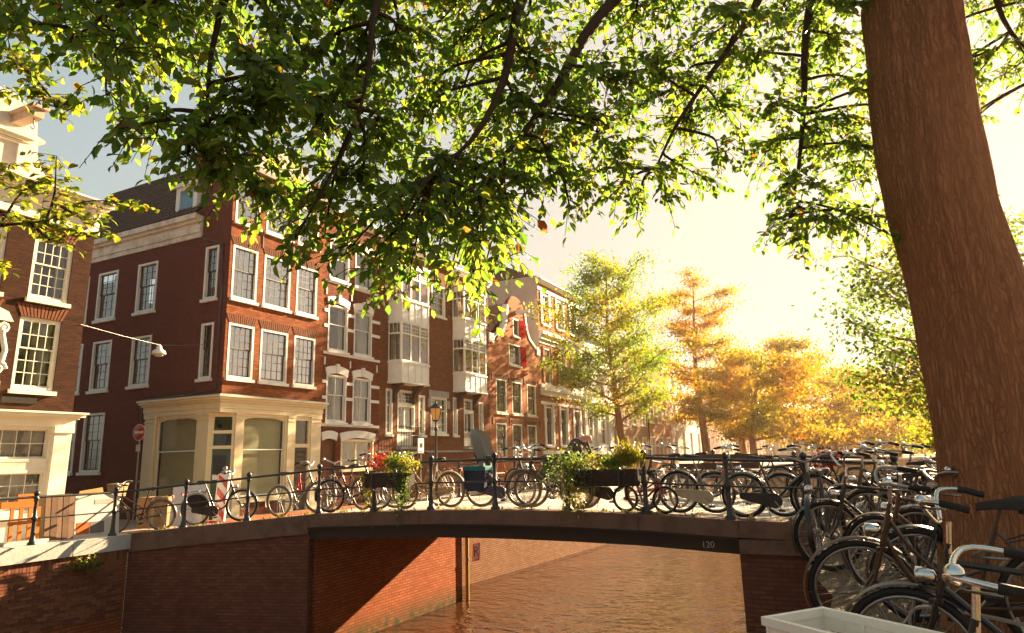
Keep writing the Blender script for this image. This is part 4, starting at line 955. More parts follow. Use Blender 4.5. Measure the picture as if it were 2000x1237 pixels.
# ------------------------------------------------------------------ bicycles
def circ(r, n=36, c=(0, 0, 0), a0=0, a1=360, closed=True):
    m = n if closed else n + 1
    return [(c[0] + r * math.cos(R(lerp(a0, a1, i / n))), c[1], c[2] + r * math.sin(R(lerp(a0, a1, i / n)))) for i in range(m)]
def curve(pts, n=4):
    """Catmull-Rom through points"""
    P = [Vector(p) for p in pts]; P = [P[0] * 2 - P[1]] + P + [P[-1] * 2 - P[-2]]; out = []
    for i in range(1, len(P) - 2):
        for k in range(n):
            t = k / n; a, b, c, d = P[i - 1:i + 3]
            out.append(.5 * ((2 * b) + (c - a) * t + (2 * a - 5 * b + 4 * c - d) * t * t + (3 * b - a - 3 * c + d) * t ** 3))
    return out + [P[-2]]
def bike_meshes(kind, Rw, fmat, tmat, barmat):
    s = Rw / .345
    d = {}
    d['tyre'] = MB().tube(circ(Rw - .021 * s), .021, 8, True).mesh('wheel', tmat)
    d['rim'] = MB().tube(circ(Rw - .050 * s), .012, 6, True).mesh('rim', M_steel)
    mb = MB()
    for k in range(28):
        a = 2 * math.pi * k / 28; sg = .028 if k % 2 else -.028; tw = .35 if (k // 2) % 2 else -.35
        mb.tube([(.018 * math.cos(a + tw * 4), sg, .018 * math.sin(a + tw * 4)), ((Rw - .055) * math.cos(a), 0, (Rw - .055) * math.sin(a))], .0022, 3, cap=False)
    d['spokes'] = mb.mesh('spokes', M_steel)
    d['hub'] = MB().lathe([(.012, -.055), (.026, -.045), (.016, -.03), (.016, .03), (.026, .045), (.012, .055)], 10, axis='y').mesh('hub', M_steel)
    X = .54 * s; bb = (-.07 * s, 0, .285 * s)
    hb, ht = (.385 * s, 0, .66 * s), (.325 * s, 0, .86 * s); st = (-.25 * s, 0, .80 * s); ax = (-X, 0, Rw)
    f = MB(); f.tube([hb, ht], .021, 8); f.tube([bb, st], .017, 8); f.lathe([(.026, -.04), (.026, .04)], 10, (bb[0], 0, bb[2]), 'y')
    for y in (.045, -.045):
        f.tube([bb, (bb[0] - .12, y, lerp(bb[2], Rw, .35)), (ax[0], y * 1.4, ax[2])], .010, 6)
        f.tube([(st[0], y * .5, st[2] - .04), (lerp(st[0], ax[0], .2), y, lerp(st[2], ax[2], .25)), (ax[0], y * 1.4, ax[2])], .008, 6)
    if kind == 'loop':
        f.tube(curve([(.37 * s, 0, .71 * s), (.26 * s, 0, .47 * s), (.12 * s, 0, .335 * s), bb]), .019, 8)
        f.tube(curve([(.335 * s, 0, .83 * s), (.21 * s, 0, .62 * s), (.04 * s, 0, .47 * s), (-.165 * s, 0, .53 * s)]), .014, 8)
    elif kind == 'mixte':
        f.tube([(.37 * s, 0, .70 * s), bb], .018, 8); f.tube([(.335 * s, 0, .82 * s), (-.155 * s, 0, .50 * s)], .015, 8)
    else:
        f.tube([(.37 * s, 0, .71 * s), bb], .018, 8); f.tube([(.33 * s, 0, .835 * s), (-.243 * s, 0, .775 * s)], .016, 8)
    f.tube([(st[0], 0, st[2]), (st[0] - .045 * s, 0, st[2] + .13)], .013, 8)
    d['frame'] = f.mesh('frame', fmat)
    k = MB(); k.tube([(.40 * s, 0, .62 * s), (.31 * s, 0, .93 * s)], .015, 8)
    k.box(.37 * s, .43 * s, -.055, .055, .63 * s, .655 * s)
    for y in (.05, -.05): k.tube(curve([(.395 * s, y, .65 * s), (.43 * s, y, .54 * s), (.47 * s, y, .44 * s), (X, y, Rw)]), .012, 6)
    d['fork'] = k.mesh('fork', fmat)
    h = MB(); zz = 1.04 * s if s > .8 else .88 * s + .06; x0 = .295 * s
    h.tube([(.315 * s, 0, .88 * s), (x0, 0, zz)], .013, 8)
    if kind == 'flat': pts = [(x0 + .05, .30, zz + .02), (x0 + .05, .12, zz + .01), (x0 + .05, 0, zz), (x0 + .05, -.12, zz + .01), (x0 + .05, -.30, zz + .02)]
    elif kind == 'high': pts = [(x0 - .14, .27, zz + .10), (x0 - .02, .27, zz + .13), (x0 + .07, .22, zz + .12), (x0 + .05, .07, zz + .01), (x0 + .04, 0, zz), (x0 + .05, -.07, zz + .01), (x0 + .07, -.22, zz + .12), (x0 - .02, -.27, zz + .13), (x0 - .14, -.27, zz + .10)]
    else: pts = [(x0 - .20, .255, zz + .035), (x0 - .08, .275, zz + .06), (x0 + .03, .24, zz + .075), (x0 + .07, .12, zz + .045), (x0 + .05, 0, zz), (x0 + .07, -.12, zz + .045), (x0 + .03, -.24, zz + .075), (x0 - .08, -.275, zz + .06), (x0 - .20, -.255, zz + .035)]
    c = curve(pts); h.tube(c, .0115, 8)
    d['handlebar'] = h.mesh('handlebar', barmat)
    d['grip0'] = MB().tube(c[:5], .0175, 8).mesh('grip', M_rubber); d['grip1'] = MB().tube(c[-5:], .0175, 8).mesh('grip', M_rubber)
    for i_, e in enumerate((c[6], c[-7])): d['brake%d' % i_] = MB().tube([e, (e[0] + .04, e[1] * .97, e[2] - .03), (e[0] - .07, e[1] * 1.0, e[2] - .035)], .006, 5).mesh('brake_lever', M_steel)
    d['bell'] = MB().lathe([(.03, 0), (.028, .012), (.018, .024), (0, .03)], 12, (c[8][0], c[8][1], c[8][2] + .014)).mesh('bell', M_chrome)
    sd = MB(); sx, sz = st[0] - .05 * s, st[2] + .135; prof = [(-.135, .055, .02), (-.12, .095, .035), (-.06, .10, .03), (0, .06, .02), (.06, .03, .015), (.125, .018, .005), (.145, .008, -.005)]
    vs = []
    for px, w, z in prof: vs += [(sx + px, -w, sz + z - .045), (sx + px, -w * .9, sz + z), (sx + px, 0, sz + z + .008), (sx + px, w * .9, sz + z), (sx + px, w, sz + z - .045)]
    sd.add(vs, [(5 * i + j, 5 * i + j + 1, 5 * i + j + 6, 5 * i + j + 5) for i in range(6) for j in range(4)] + [(0, 1, 2, 3, 4)], True)
    for y in (.04, -.04): sd.lathe([(.018, -.05), (.018, .0)], 8, (sx - .09, y, sz))
    d['saddle'] = sd.mesh('saddle', M_leather)
    for nm, a0, a1, cx in (('mudguard_rear', 10, 195, -X), ('mudguard_front', -25, 135, X)):
        m = MB(); vs = []; n = 18
        for i in range(n + 1):
            a = R(lerp(a0, a1, i / n)); rr = Rw + .028
            for y, dr in ((-.028, -.014), (0, 0), (.028, -.014)): vs.append((cx + (rr + dr) * math.cos(a), y, Rw + (rr + dr) * math.sin(a)))
        m.add(vs, [(3 * i + j, 3 * i + j + 1, 3 * i + j + 4, 3 * i + j + 3) for i in range(n) for j in (0, 1)], True)
        for y in (.03, -.03): m.tube([(cx + (Rw + .015) * math.cos(R(a1 - 25 if nm[-1] == 'r' else a0 + 25)), y, Rw + (Rw + .015) * math.sin(R(a1 - 25 if nm[-1] == 'r' else a0 + 25))), (cx, y * 1.5, Rw)], .003, 4)
        d[nm] = m.mesh('mudguard', fmat)
    r_ = MB()
    for y in (.055, -.055): r_.tube([(st[0] - .03, y * .6, .70 * s), (-.42 * s, y, 2 * Rw + .055), (-.82 * s, y, 2 * Rw + .055)], .006, 5); r_.tube([(-.72 * s, y, 2 * Rw + .055), (ax[0], y * 1.3, ax[2])], .005, 5)
    for t in (.0, .33, .66, 1): x = lerp(-.42, -.82, t) * s; r_.tube([(x, .055, 2 * Rw + .055), (x, -.055, 2 * Rw + .055)], .005, 5)
    d['rack'] = r_.mesh('carrier_rack', M_iron)
    d['rear_light'] = MB().box(-.845 * s, -.815 * s, -.03, .03, 2 * Rw + .0, 2 * Rw + .05).mesh('rear_light', M_red)
    hl = MB().lathe([(.0, -.06), (.03, -.05), (.042, .0), (.044, .03), (.038, .036), (.0, .04)], 12, axis='x').xform(Matrix.Translation((.445 * s, 0, .76 * s)))
    d['headlight'] = hl.mesh('headlight', M_chrome)
    ch = MB(); x0_, x1_, z0_, z1_ = bb[0], ax[0], bb[2], Rw
    poly = [(x0_ + .115 * math.cos(R(a)), z0_ + .115 * math.sin(R(a))) for a in range(-95, 96, 19)] + [(x1_ + .055 * math.cos(R(a)), z1_ + .055 * math.sin(R(a))) for a in range(90, 271, 30)]
    d['case'] = MB().prism(poly, -.085, -.05).mesh('chain_case', fmat)
    cr_ = MB().tube(circ(.09 * s, 20, (bb[0], -.06, bb[2])), .006, 5, True)
    for a in range(0, 360, 72): cr_.tube([(bb[0], -.06, bb[2]), (bb[0] + .09 * s * math.cos(R(a)), -.06, bb[2] + .09 * s * math.sin(R(a)))], .006, 4)
    cr_.tube([(bb[0], -.06, bb[2] + .088), (ax[0], -.055, Rw + .03)], .004, 4); cr_.tube([(bb[0], -.06, bb[2] - .088), (ax[0], -.055, Rw - .03)], .004, 4)
    d['chain'] = cr_.mesh('chain', M_steel)
    pa = R(-50); cl = .165 * s
    d['crank0'] = MB().tube([(bb[0], -.10, bb[2]), (bb[0] + cl * math.cos(pa), -.115, bb[2] + cl * math.sin(pa))], .010, 6).mesh('crank', M_steel)
    d['crank1'] = MB().tube([(bb[0], .09, bb[2]), (bb[0] - cl * math.cos(pa), .105, bb[2] - cl * math.sin(pa))], .010, 6).mesh('crank', M_steel)
    for i, sg in enumerate((1, -1)):
        cx_, cz_ = bb[0] + sg * cl * math.cos(pa), bb[2] + sg * cl * math.sin(pa); y0, y1 = (-.215, -.125) if sg > 0 else (.115, .205)
        d['pedal%d' % i] = MB().box(cx_ - .045, cx_ + .045, y0, y1, cz_ - .012, cz_ + .012).mesh('pedal', M_rubber)
    d['stand'] = MB().tube([(-.28 * s, .06, .27 * s), (-.36 * s, .17, .012)], .009, 6).mesh('kickstand', M_steel)
    sk = [( -X + (Rw - .02) * math.cos(R(a)), Rw + (Rw - .02) * math.sin(R(a))) for a in range(18, 150, 12)]
    d['skirt'] = MB().prism(sk + [(-X - .05, Rw + .03), (-X + .1, Rw - .02)], .034, .040).prism(sk + [(-X - .05, Rw + .03), (-X + .1, Rw - .02)], -.040, -.034).mesh('skirt_guard', M_leather)
    d['_g'] = dict(X=X, Rw=Rw, s=s, zz=zz, pivot=Vector((.36 * s, 0, .75 * s)), axis=Vector((-.29, 0, 1)).normalized(), st=st)
    return d
def bike(label, x, y, heading, kind='loop', color=None, steer=0.0, lean=0.0, Rw=.345, tyre=None, bar=None, z=None, extras=(), group=None, name='bicycle', pitch=None, casemat=None):
    fmat = color or M_black; tmat = tyre or M_rubber; barm = bar or M_chrome
    d = cached(('bike', kind, Rw, fmat.name, tmat.name, barm.name), lambda: bike_meshes(kind, Rw, fmat, tmat, barm)); g = d['_g']
    hd = R(heading)
    if z is None: z = deck_z(x)
    if pitch is None:
        e = .5; pitch = math.atan2(deck_z(x + e * math.cos(hd)) - deck_z(x - e * math.cos(hd)), 2 * e)
    o = empty(name, (x, y, z + .002)); o.rotation_mode = 'QUATERNION'
    o.rotation_quaternion = (Matrix.Rotation(hd, 3, 'Z') @ Matrix.Rotation(-pitch, 3, 'Y') @ Matrix.Rotation(R(lean), 3, 'X')).to_quaternion()
    tag(o, label, 'bicycle', group or ('bicycles leaning along the bridge railing' if y > 11 else 'bicycles standing on the quay'))
    X = g['X']
    S = Matrix.Translation(g['pivot']) @ Matrix.Rotation(R(steer), 4, g['axis']) @ Matrix.Translation(-g['pivot'])
    def part(k, nm, steerd=False, parent=None, M=None):
        p = put(nm, d[k], parent or o)
        m = M or Matrix.Identity(4)
        if steerd: m = S @ m
        p.matrix_local = m; return p
    part('frame', 'frame')
    for sx, st in ((-X, False), (X, True)):
        w = part('tyre', 'wheel', st, M=Matrix.Translation((sx, 0, Rw)) @ Matrix.Rotation(random.uniform(0, 6), 4, 'Y'))
        part('rim', 'rim', parent=w); stuff(part('spokes', 'spokes', parent=w)); part('hub', 'hub', parent=w)
    part('fork', 'fork', True); hb = part('handlebar', 'handlebar', True)
    for k, n_ in (('grip0', 'grip'), ('grip1', 'grip'), ('brake0', 'brake_lever'), ('brake1', 'brake_lever'), ('bell', 'bell')): part(k, n_, parent=hb)
    part('saddle', 'saddle'); part('crank0', 'crank'); part('crank1', 'crank'); part('pedal0', 'pedal'); part('pedal1', 'pedal')
    if 'nofender' not in extras: part('mudguard_rear', 'mudguard'); part('mudguard_front', 'mudguard', True)
    if 'norack' not in extras: part('rack', 'carrier_rack'); part('rear_light', 'rear_light')
    cc = part('case' if 'case' in extras else 'chain', 'chain_case' if 'case' in extras else 'chain')
    if casemat: cc.material_slots[0].link = 'OBJECT'; cc.material_slots[0].material = casemat
    if 'light' in extras: part('headlight', 'headlight', True)
    if 'nostand' not in extras: part('stand', 'kickstand')
    if 'skirt' in extras: part('skirt', 'skirt_guard')
    return o, S, g
M_bbrown = paint('brown_frame', (.065, .030, .015), .35, .1, wear=.3, scale=9); M_bcream = paint('cream_frame', (.52, .40, .24), .35, wear=.2, scale=9)
M_bgrey = paint('grey_frame', (.16, .15, .14), .35, .3, wear=.3, scale=9); M_bgreen = paint('green_frame', (.03, .06, .035), .35, .1, wear=.3); M_bred = paint('red_frame', (.35, .03, .02), .35, wear=.2)
M_bblue = paint('blue_frame', (.04, .06, .10), .35, .1, wear=.3)
M_wicker = paint('wicker', (.34, .22, .10), .8, wear=.5, scale=16, bump=.6)
DIRR, DIRL = 0, 180          # facing right / left along the bridge
def basket(name, parent_S, g, label, x, y, hd, z, fmat, w=.36, dp=.27, h=.26, fz=.80):
    """open woven basket hung before the handlebar"""
    o = empty(name, (x, y, z)); o.rotation_euler = (0, 0, R(hd)); tag(o, label, 'basket')
    sh, wv = MB(), MB()
    cx = .54 * g['s'] + .02
    def rect(k, e): a, b = (dp / 2) * k, (w / 2) * k; return [(cx + a, b, e), (cx - a, b, e), (cx - a, -b, e), (cx + a, -b, e)]
    lv = [rect(lerp(.78, 1.0, i / 7), fz + h * i / 7) for i in range(8)]
    for r_ in lv: wv.tube(r_, .009, 5, True)
    for i in range(4):
        a, b = lv[0][i], lv[0][(i + 1) % 4]; c, d_ = lv[-1][i], lv[-1][(i + 1) % 4]
        for k in range(7): t = k / 7; wv.tube([Vector(a).lerp(Vector(b), t), Vector(c).lerp(Vector(d_), t)], .007, 4)
        sh.quad(Vector(a) * .995, Vector(b) * .995, Vector(d_) * .99, Vector(c) * .99)
    sh.quad(*lv[0])
    put('weave', wv, o, mat=fmat); put('lining', sh, o, mat=M_wicker); put('rim', MB().tube(lv[-1], .016, 6, True), o, mat=fmat)
    return o
YB = 11.68
b1, S1, g1 = bike('brown bicycle with a wicker front basket leaning on the railing beside the stacked boards', -14.75, 10.28, 204, 'mixte', M_bbrown, steer=8, lean=-6, tyre=M_gum, extras=('light',))
basket('bicycle_basket', S1, g1, 'wicker basket on the front of the leftmost brown bicycle', -14.75, 10.28, 204, deck_z(-14.75), M_wicker)
bike('black bicycle with chain case and coat guard beside the red and white striped panel', -13.0, 10.98, 20, 'loop', M_black, steer=14, lean=4, extras=('case', 'skirt', 'light'))
bike('slim dark bicycle with a red lock on its frame in front of the shop window', -11.28, 11.66, 6, 'mixte', M_bgrey, steer=20, lean=3, extras=('norack',), tyre=M_gum)
bike('dark bicycle with turned handlebars beside the narrow grey shop door', -10.15, 11.86, 170, 'loop', M_bbrown, steer=-24, lean=-4, extras=('light',), tyre=M_gum)
bike('dark bicycle with a yellow bell left of the planter with red flowers', -9.75, 11.62, 12, 'loop', M_black, steer=50, lean=3, bar=M_steel)
bike('cream bicycle with a pale chain case behind the planter with red flowers', -7.95, 11.72, 180, 'loop', M_bcream, steer=-5, lean=-4, tyre=M_gum, extras=('case', 'light'))
bike('brown bicycle half hidden behind the hanging greenery of the first planter', -8.6, 12.25, 184, 'man', M_bbrown, steer=10, lean=3, tyre=M_gum)
b8, S8, g8 = bike('dark bicycle carrying a grey child seat and blue panniers', -6.2, 11.74, 0, 'loop', M_bblue, steer=8, lean=4, tyre=M_gum, extras=('case', 'light'))
bike('bicycle with a green coat over its frame beside the sixth post', -5.5, 12.1, 182, 'loop', M_bgreen, steer=-14, lean=-3, tyre=M_gum, extras=('light',))
bike('brown bicycle with tan tyres left of the planter with yellow grasses', -5.25, 11.66, 176, 'man', M_bbrown, steer=18, lean=-5, tyre=M_gum)
bike('black bicycle with a black chain case below the planter with yellow grasses', -4.1, 11.76, 0, 'loop', M_black, steer=-6, lean=3, extras=('case',), tyre=M_gum)
bike('small red child bicycle with fat tyres beside the railing post', -3.46, 11.52, 4, 'mixte', M_bred, steer=30, lean=3, Rw=.215, extras=('norack', 'nofender'))
bike('brown bicycle with its front wheel turned towards the railing', -3.35, 12.1, 248, 'man', M_bbrown, steer=-10, lean=-6, tyre=M_gum, extras=('norack',))
bike('bicycle with a wide cream chain case in the middle of the right railing bay', -2.42, 11.76, 0, 'loop', M_bgrey, steer=6, lean=3, extras=('light', 'case'), casemat=M_bcream)
bike('dark bicycle with a plump saddle and swept handlebars near the right end of the bridge', -1.35, 11.66, 0, 'man', M_black, steer=-8, lean=4, extras=('case', 'light'))
bike('grey bicycle parked close behind the plump saddled bicycle', -1.9, 12.15, 178, 'loop', M_bgrey, steer=12, lean=-3, extras=('light',))
bike('black bicycle with red flowers tied behind its saddle', -.35, 11.8, 4, 'loop', M_black, steer=24, lean=4, extras=('light',))
far_ = [(-12.6, 16.6, 'dark bicycle against the far railing behind the striped panel', M_black), (-8.0, 16.7, 'brown bicycle against the far railing above the lamp foot', M_bbrown), (-6.4, 16.6, 'grey bicycle against the far railing behind the child seat', M_bgrey),
        (-3.9, 16.7, 'dark green bicycle against the far railing behind the yellow grasses', M_bgreen), (-2.4, 16.6, 'black bicycle against the far railing beside the bench back', M_black), (-.9, 16.7, 'brown bicycle against the far railing at its right end', M_bbrown)]
for i, (x, y, l, c) in enumerate(far_): bike(l, x, y, 180 * (i % 2) + random.uniform(-4, 4), ['loop', 'man'][i % 2], c, steer=random.uniform(-25, 25), lean=random.uniform(-4, 4), group='bicycles along the far railing')
# ---- near bank: a row of bicycles standing square to the canal
def gz(y): return .2 + .22 * smoothstep((y - 6) / 4.5) - .2 * smoothstep((6 - y) / 3)
bike('dark bicycle with a big front wheel at the edge of the near quay', .40, 5.55, 176, 'loop', M_bbrown, steer=8, lean=-9, z=gz(5.55), pitch=0, Rw=.355, extras=('light', 'case'), bar=M_steel)
bike('brown diamond frame bicycle with a black chain disc in front of the tree', .50, 7.0, 170, 'man', M_bbrown, steer=-20, lean=-3, z=gz(7.0), pitch=0, extras=('case', 'light'), bar=M_steel)
bike('black bicycle facing the viewer at the corner of bridge and quay', -.52, 8.5, 262, 'loop', M_black, steer=6, lean=5, z=gz(8.5), pitch=.02, extras=('light', 'skirt'), bar=M_steel)
bike('black bicycle with raised handlebars second in the near row', .05, 8.0, 186, 'high', M_black, steer=16, lean=3, z=gz(8.0), pitch=0, extras=('case', 'light'))
bike('grey bicycle with a dark saddle bag third in the near row', .45, 8.9, 172, 'loop', M_bgrey, steer=-12, lean=-4, z=gz(8.9), pitch=0, extras=('skirt',), bar=M_steel)
bike('dark bicycle with bullhorn handlebars close to the bridge corner', .35, 9.8, 190, 'high', M_black, steer=20, lean=4, z=gz(9.8), pitch=0, extras=('light',))
bike('bicycle with a bright red saddle cover behind the tree trunk', 1.25, 10.9, 168, 'man', M_bgrey, steer=-8, lean=3, z=gz(10.9), pitch=0)
bike('black bicycle with its rear carrier against the tree trunk', 1.0, 7.9, 6, 'loop', M_black, steer=10, lean=-4, z=gz(7.9), pitch=0, extras=('case', 'skirt'))
bike('bicycle with a bent silver handlebar rising before the trunk', .62, 4.35, 172, 'high', M_black, steer=-6, lean=-6, z=gz(4.35), pitch=0, extras=('case', 'light'))
bC, SC, gC = bike('nearest bicycle with gleaming handlebars and a white front crate', .56, 2.86, 166, 'loop', M_black, steer=4, lean=-3, z=gz(2.86), pitch=0, extras=('case',))
bike('black bicycle squeezed between the big front wheel and the brown diamond frame', .75, 6.25, 178, 'loop', M_black, steer=18, lean=5, z=gz(6.25), pitch=0, extras=('case', 'skirt'), bar=M_steel)
bike('dull grey bicycle behind the black chain disc', .85, 7.55, 174, 'loop', M_bgrey, steer=-16, lean=-5, z=gz(7.55), pitch=0, extras=('light', 'case'), bar=M_steel)
bike('old brown bicycle with a low step-through frame deep in the near row', .2, 9.35, 184, 'loop', M_bbrown, steer=8, lean=4, z=gz(9.35), pitch=0, extras=('light',), bar=M_steel)
bike('blue bicycle tucked in at the far end of the near row', .75, 10.35, 176, 'mixte', M_bblue, steer=-10, lean=-3, z=gz(10.35), pitch=0, extras=('case',), bar=M_steel)
bike('dark bicycle right beside the foot of the big trunk', 1.55, 9.2, 188, 'man', M_black, steer=12, lean=3, z=gz(9.2), pitch=0, extras=('skirt',), bar=M_steel)
LIMBS = [[(0.95,6.26,6.93),(-0.21,5.62,6.54),(-1.4,4.68,5.04),(-1.78,4.26,4.14),(-2.02,4.02,3.65),(-2.19,3.82,3.46)],[(0.95,6.26,6.93),(-0.37,5.31,6.72),(-1.66,4.32,5.58),(-1.88,3.98,4.76),(-1.96,3.83,4.09),(-2.09,3.65,3.62),(-2.28,3.44,3.3)],[(0.97,6.27,7.1),(-1.25,4.53,6.68),(-2.28,3.33,5.08),(-2.43,3.03,4.35),(-2.47,3.01,3.92),(-2.53,2.98,3.54)],[(0.97,6.27,7.1),(-1.81,3.79,6.58),(-2.84,2.59,4.86),(-3.53,2.13,4.16),(-3.8,1.99,3.91)],[(0.95,6.26,6.93),(-0.0,5.95,6.4),(-0.43,5.84,5.44),(-0.72,5.7,4.95),(-1.1,5.39,4.27),(-1.32,5.28,3.82)],[(0.9,6.29,6.55),(0.21,6.28,6.14),(-0.08,6.35,5.33),(-0.18,6.42,4.65),(-0.29,6.36,4.0),(-0.41,6.3,3.56)],[(0.93,6.31,6.82),(1.41,6.89,6.26),(1.59,7.32,5.45),(1.95,7.73,5.02)],[(0.97,6.27,7.1),(-1.47,3.96,6.42),(-2.56,2.96,5.3),(-3.02,2.5,4.43),(-3.16,2.43,3.95),(-3.26,2.49,3.45)]]
BOUGHS = [(0.02,6.78,3.47,0.45),(-3.31,2.83,5.39,1.0),(-2.3,3.05,5.14,1.0),(-4.42,3.31,4.68,1.0),(-3.07,3.87,4.34,1.0),(1.09,8.09,6.73,1.0),(1.22,7.77,7.64,1.0),(-2.44,3.63,5.09,1.0),(0.26,6.16,5.3,1.0),(-0.85,6.49,5.24,1.0),(-4.16,3.09,4.92,1.0),(-1.98,3.95,4.02,1.0),(-2.88,3.75,2.69,0.32),(-1.04,5.6,3.82,0.43),(-3.05,2.24,3.12,0.52),(-0.86,5.61,3.98,0.56),(0.27,6.65,6.22,1.0),(-2.23,3.89,2.56,0.32),(-3.17,4.43,4.07,1.0),(1.65,8.56,6.27,1.0),(-3.33,1.97,3.69,1.0),(-2.03,4.51,5.32,1.0),(-2.07,5.35,6.65,1.0),(-2.8,2.41,3.65,1.0),(-4.69,1.67,4.6,0.87),(-2.51,4.45,4.63,1.0),(0.77,6.92,5.5,1.0),(-1.65,4.98,3.52,0.49),(-4.28,1.49,4.76,1.0),(-3.07,2.1,4.24,1.0),(-2.76,3.3,3.27,1.0),(0.82,7.22,4.85,1.0),(-2.66,2.59,3.57,1.0),(-1.97,3.41,2.78,1.0),(-1.93,4.89,4.54,1.0),(-1.41,5.3,5.66,1.0),(-1.05,6.65,6.76,1.0),(-5.09,2.2,5.15,1.0),(-2.51,3.99,5.08,1.0),(1.63,8.03,6.63,1.0),(-3.31,1.97,4.83,1.0),(-3.23,3.23,3.62,1.0),(0.35,6.69,4.82,1.0),(-2.8,3.11,5.37,1.0),(-3.83,2.73,5.51,1.0),(1.83,7.48,6.6,1.0),(0.36,6.04,6.55,1.0),(-3.05,3.12,4.18,1.0),(-1.92,4.83,4.04,1.0),(-2.98,3.21,2.94,0.66),(-3.05,2.54,3.4,1.0),(1.95,7.87,5.53,0.95),(-1.86,5.26,5.65,1.0),(-1.1,5.91,4.82,1.0),(-1.8,3.78,3.14,0.4),(-2.77,2.52,4.26,1.0),(-4.28,1.73,4.2,0.46),(-2.95,3.2,3.87,1.0),(-2.99,4.22,4.26,1.0),(-3.04,3.32,4.65,1.0),(0.06,6.68,5.34,1.0),(-4.87,2.33,5.76,1.0),(-4.62,2.64,4.95,1.0),(-4.44,3.34,4.32,1.0),(-0.16,6.7,4.42,1.0),(-2.1,3.19,2.64,0.58),(-0.03,6.58,6.68,1.0),(-2.34,3.06,2.77,1.0),(-2.52,3.31,4.19,1.0),(-3.91,2.6,4.31,1.0),(-1.52,5.5,5.14,1.0),(-4.45,2.17,4.34,0.76),(-0.5,6.21,5.09,1.0),(-0.8,5.79,6.89,1.0),(-2.47,4.49,4.05,1.0),(-2.48,3.95,3.38,1.0),(-1.81,4.57,3.34,0.32),(-2.29,4.28,5.92,1.0),(-3.2,3.29,5.24,1.0),(1.36,7.9,7.1,1.0),(-3.75,1.87,4.23,1.0),(-3.08,4.09,3.49,1.0),(-3.18,1.91,3.16,0.33),(1.76,7.59,5.77,1.0),(-2.07,4.32,4.76,1.0),(-0.2,6.97,5.22,1.0),(-1.7,5.95,3.65,0.34),(-0.14,5.82,3.31,0.57),(1.64,6.8,4.56,0.32),(-2.76,4.49,4.36,1.0),(1.94,6.78,5.41,1.0),(2.61,9.0,8.14,1.0),(-4.61,3.04,4.46,1.0),(-3.09,3.84,5.58,1.0),(0.35,6.12,3.18,0.32),(-0.4,6.63,6.12,1.0),(-4.46,2.45,5.41,1.0),(0.32,6.37,4.06,1.0),(-1.09,5.01,6.43,1.0),(-2.92,4.32,4.66,1.0),(-4.29,3.51,5.05,1.0),(-1.29,5.8,4.38,1.0),(-0.3,6.21,3.81,1.0),(-1.37,4.42,3.55,1.0),(-5.09,2.53,4.5,0.43),(-2.46,3.44,2.73,0.53),(0.67,8.0,4.11,0.79),(1.26,7.06,4.84,0.44),(-3.02,2.63,3.1,0.64),(1.22,7.87,6.05,1.0),(-2.15,4.57,3.87,1.0),(-2.72,4.08,4.88,1.0),(-3.44,3.41,3.33,0.72),(1.65,7.89,5.17,0.44),(-0.47,6.13,3.39,0.55),(-1.97,3.76,4.64,1.0),(-2.68,3.26,3.59,1.0),(-5.43,2.19,5.87,1.0),(-2.87,3.31,4.17,1.0),(-1.34,4.71,5.9,1.0),(-0.61,5.11,4.95,1.0),(0.91,8.16,4.47,0.53),(-3.92,3.53,3.32,0.32),(-0.85,5.9,4.48,1.0),(-0.45,5.29,5.82,1.0),(-4.27,1.91,4.21,0.44),(-1.66,4.76,6.47,1.0),(-4.84,2.61,4.73,0.71),(0.11,6.25,4.34,1.0),(-3.81,2.55,3.53,0.33),(-2.97,2.32,3.0,0.32),(-2.82,2.81,2.8,0.32),(-1.55,5.62,4.59,1.0),(-1.15,4.85,3.39,0.32),(-0.39,5.98,4.46,1.0),(-2.41,4.24,4.84,1.0),(-2.92,2.32,4.35,1.0),(-0.03,6.69,5.73,1.0),(-2.3,4.57,3.29,0.52),(-3.03,2.78,4.19,1.0),(-2.24,5.03,6.94,1.0),(0.58,7.9,5.79,1.0),(-1.07,5.47,5.31,1.0),(0.23,6.53,3.48,0.6),(-1.89,5.34,5.31,1.0),(-2.08,3.3,5.32,1.0),(-2.77,4.92,3.06,0.57),(-5.75,2.18,5.0,0.35),(-1.88,4.4,3.53,0.64),(-2.7,2.41,3.4,1.0),(-4.75,2.58,4.42,0.33),(0.18,7.6,4.24,1.0),(-2.67,3.32,4.52,1.0),(-0.47,6.34,4.29,1.0),(-1.17,5.01,4.54,1.0),(1.12,8.11,5.61,1.0),(-0.33,5.33,6.29,1.0),(-2.21,3.57,3.45,1.0),(-4.05,2.36,3.82,0.64),(-2.64,3.01,2.7,0.47),(0.74,7.52,7.07,1.0),(-3.44,2.17,4.14,1.0),(-1.1,6.04,5.29,1.0),(2.06,7.62,5.13,0.63),(1.68,7.64,7.35,1.0),(0.94,6.86,4.28,0.32),(2.44,8.29,6.96,1.0),(-1.83,4.11,4.3,1.0),(-1.43,4.54,4.29,1.0),(-3.03,4.73,2.93,0.32),(-2.85,3.53,2.77,0.45),(0.94,6.48,4.4,0.55),(-2.04,3.73,3.31,1.0),(-0.33,6.09,3.2,0.32),(-5.04,2.32,4.53,0.32),(-2.99,4.18,5.33,1.0),(-0.36,6.71,5.68,1.0),(-2.15,4.17,2.91,0.32),(-1.4,4.15,3.76,1.0),(0.69,7.62,4.7,1.0),(-3.0,4.41,3.41,1.0),(0.63,7.45,6.21,1.0),(-3.57,2.92,4.73,1.0),(-1.78,4.81,3.62,0.63),(-3.76,1.58,3.77,0.32),(-2.76,2.28,3.02,0.64)]
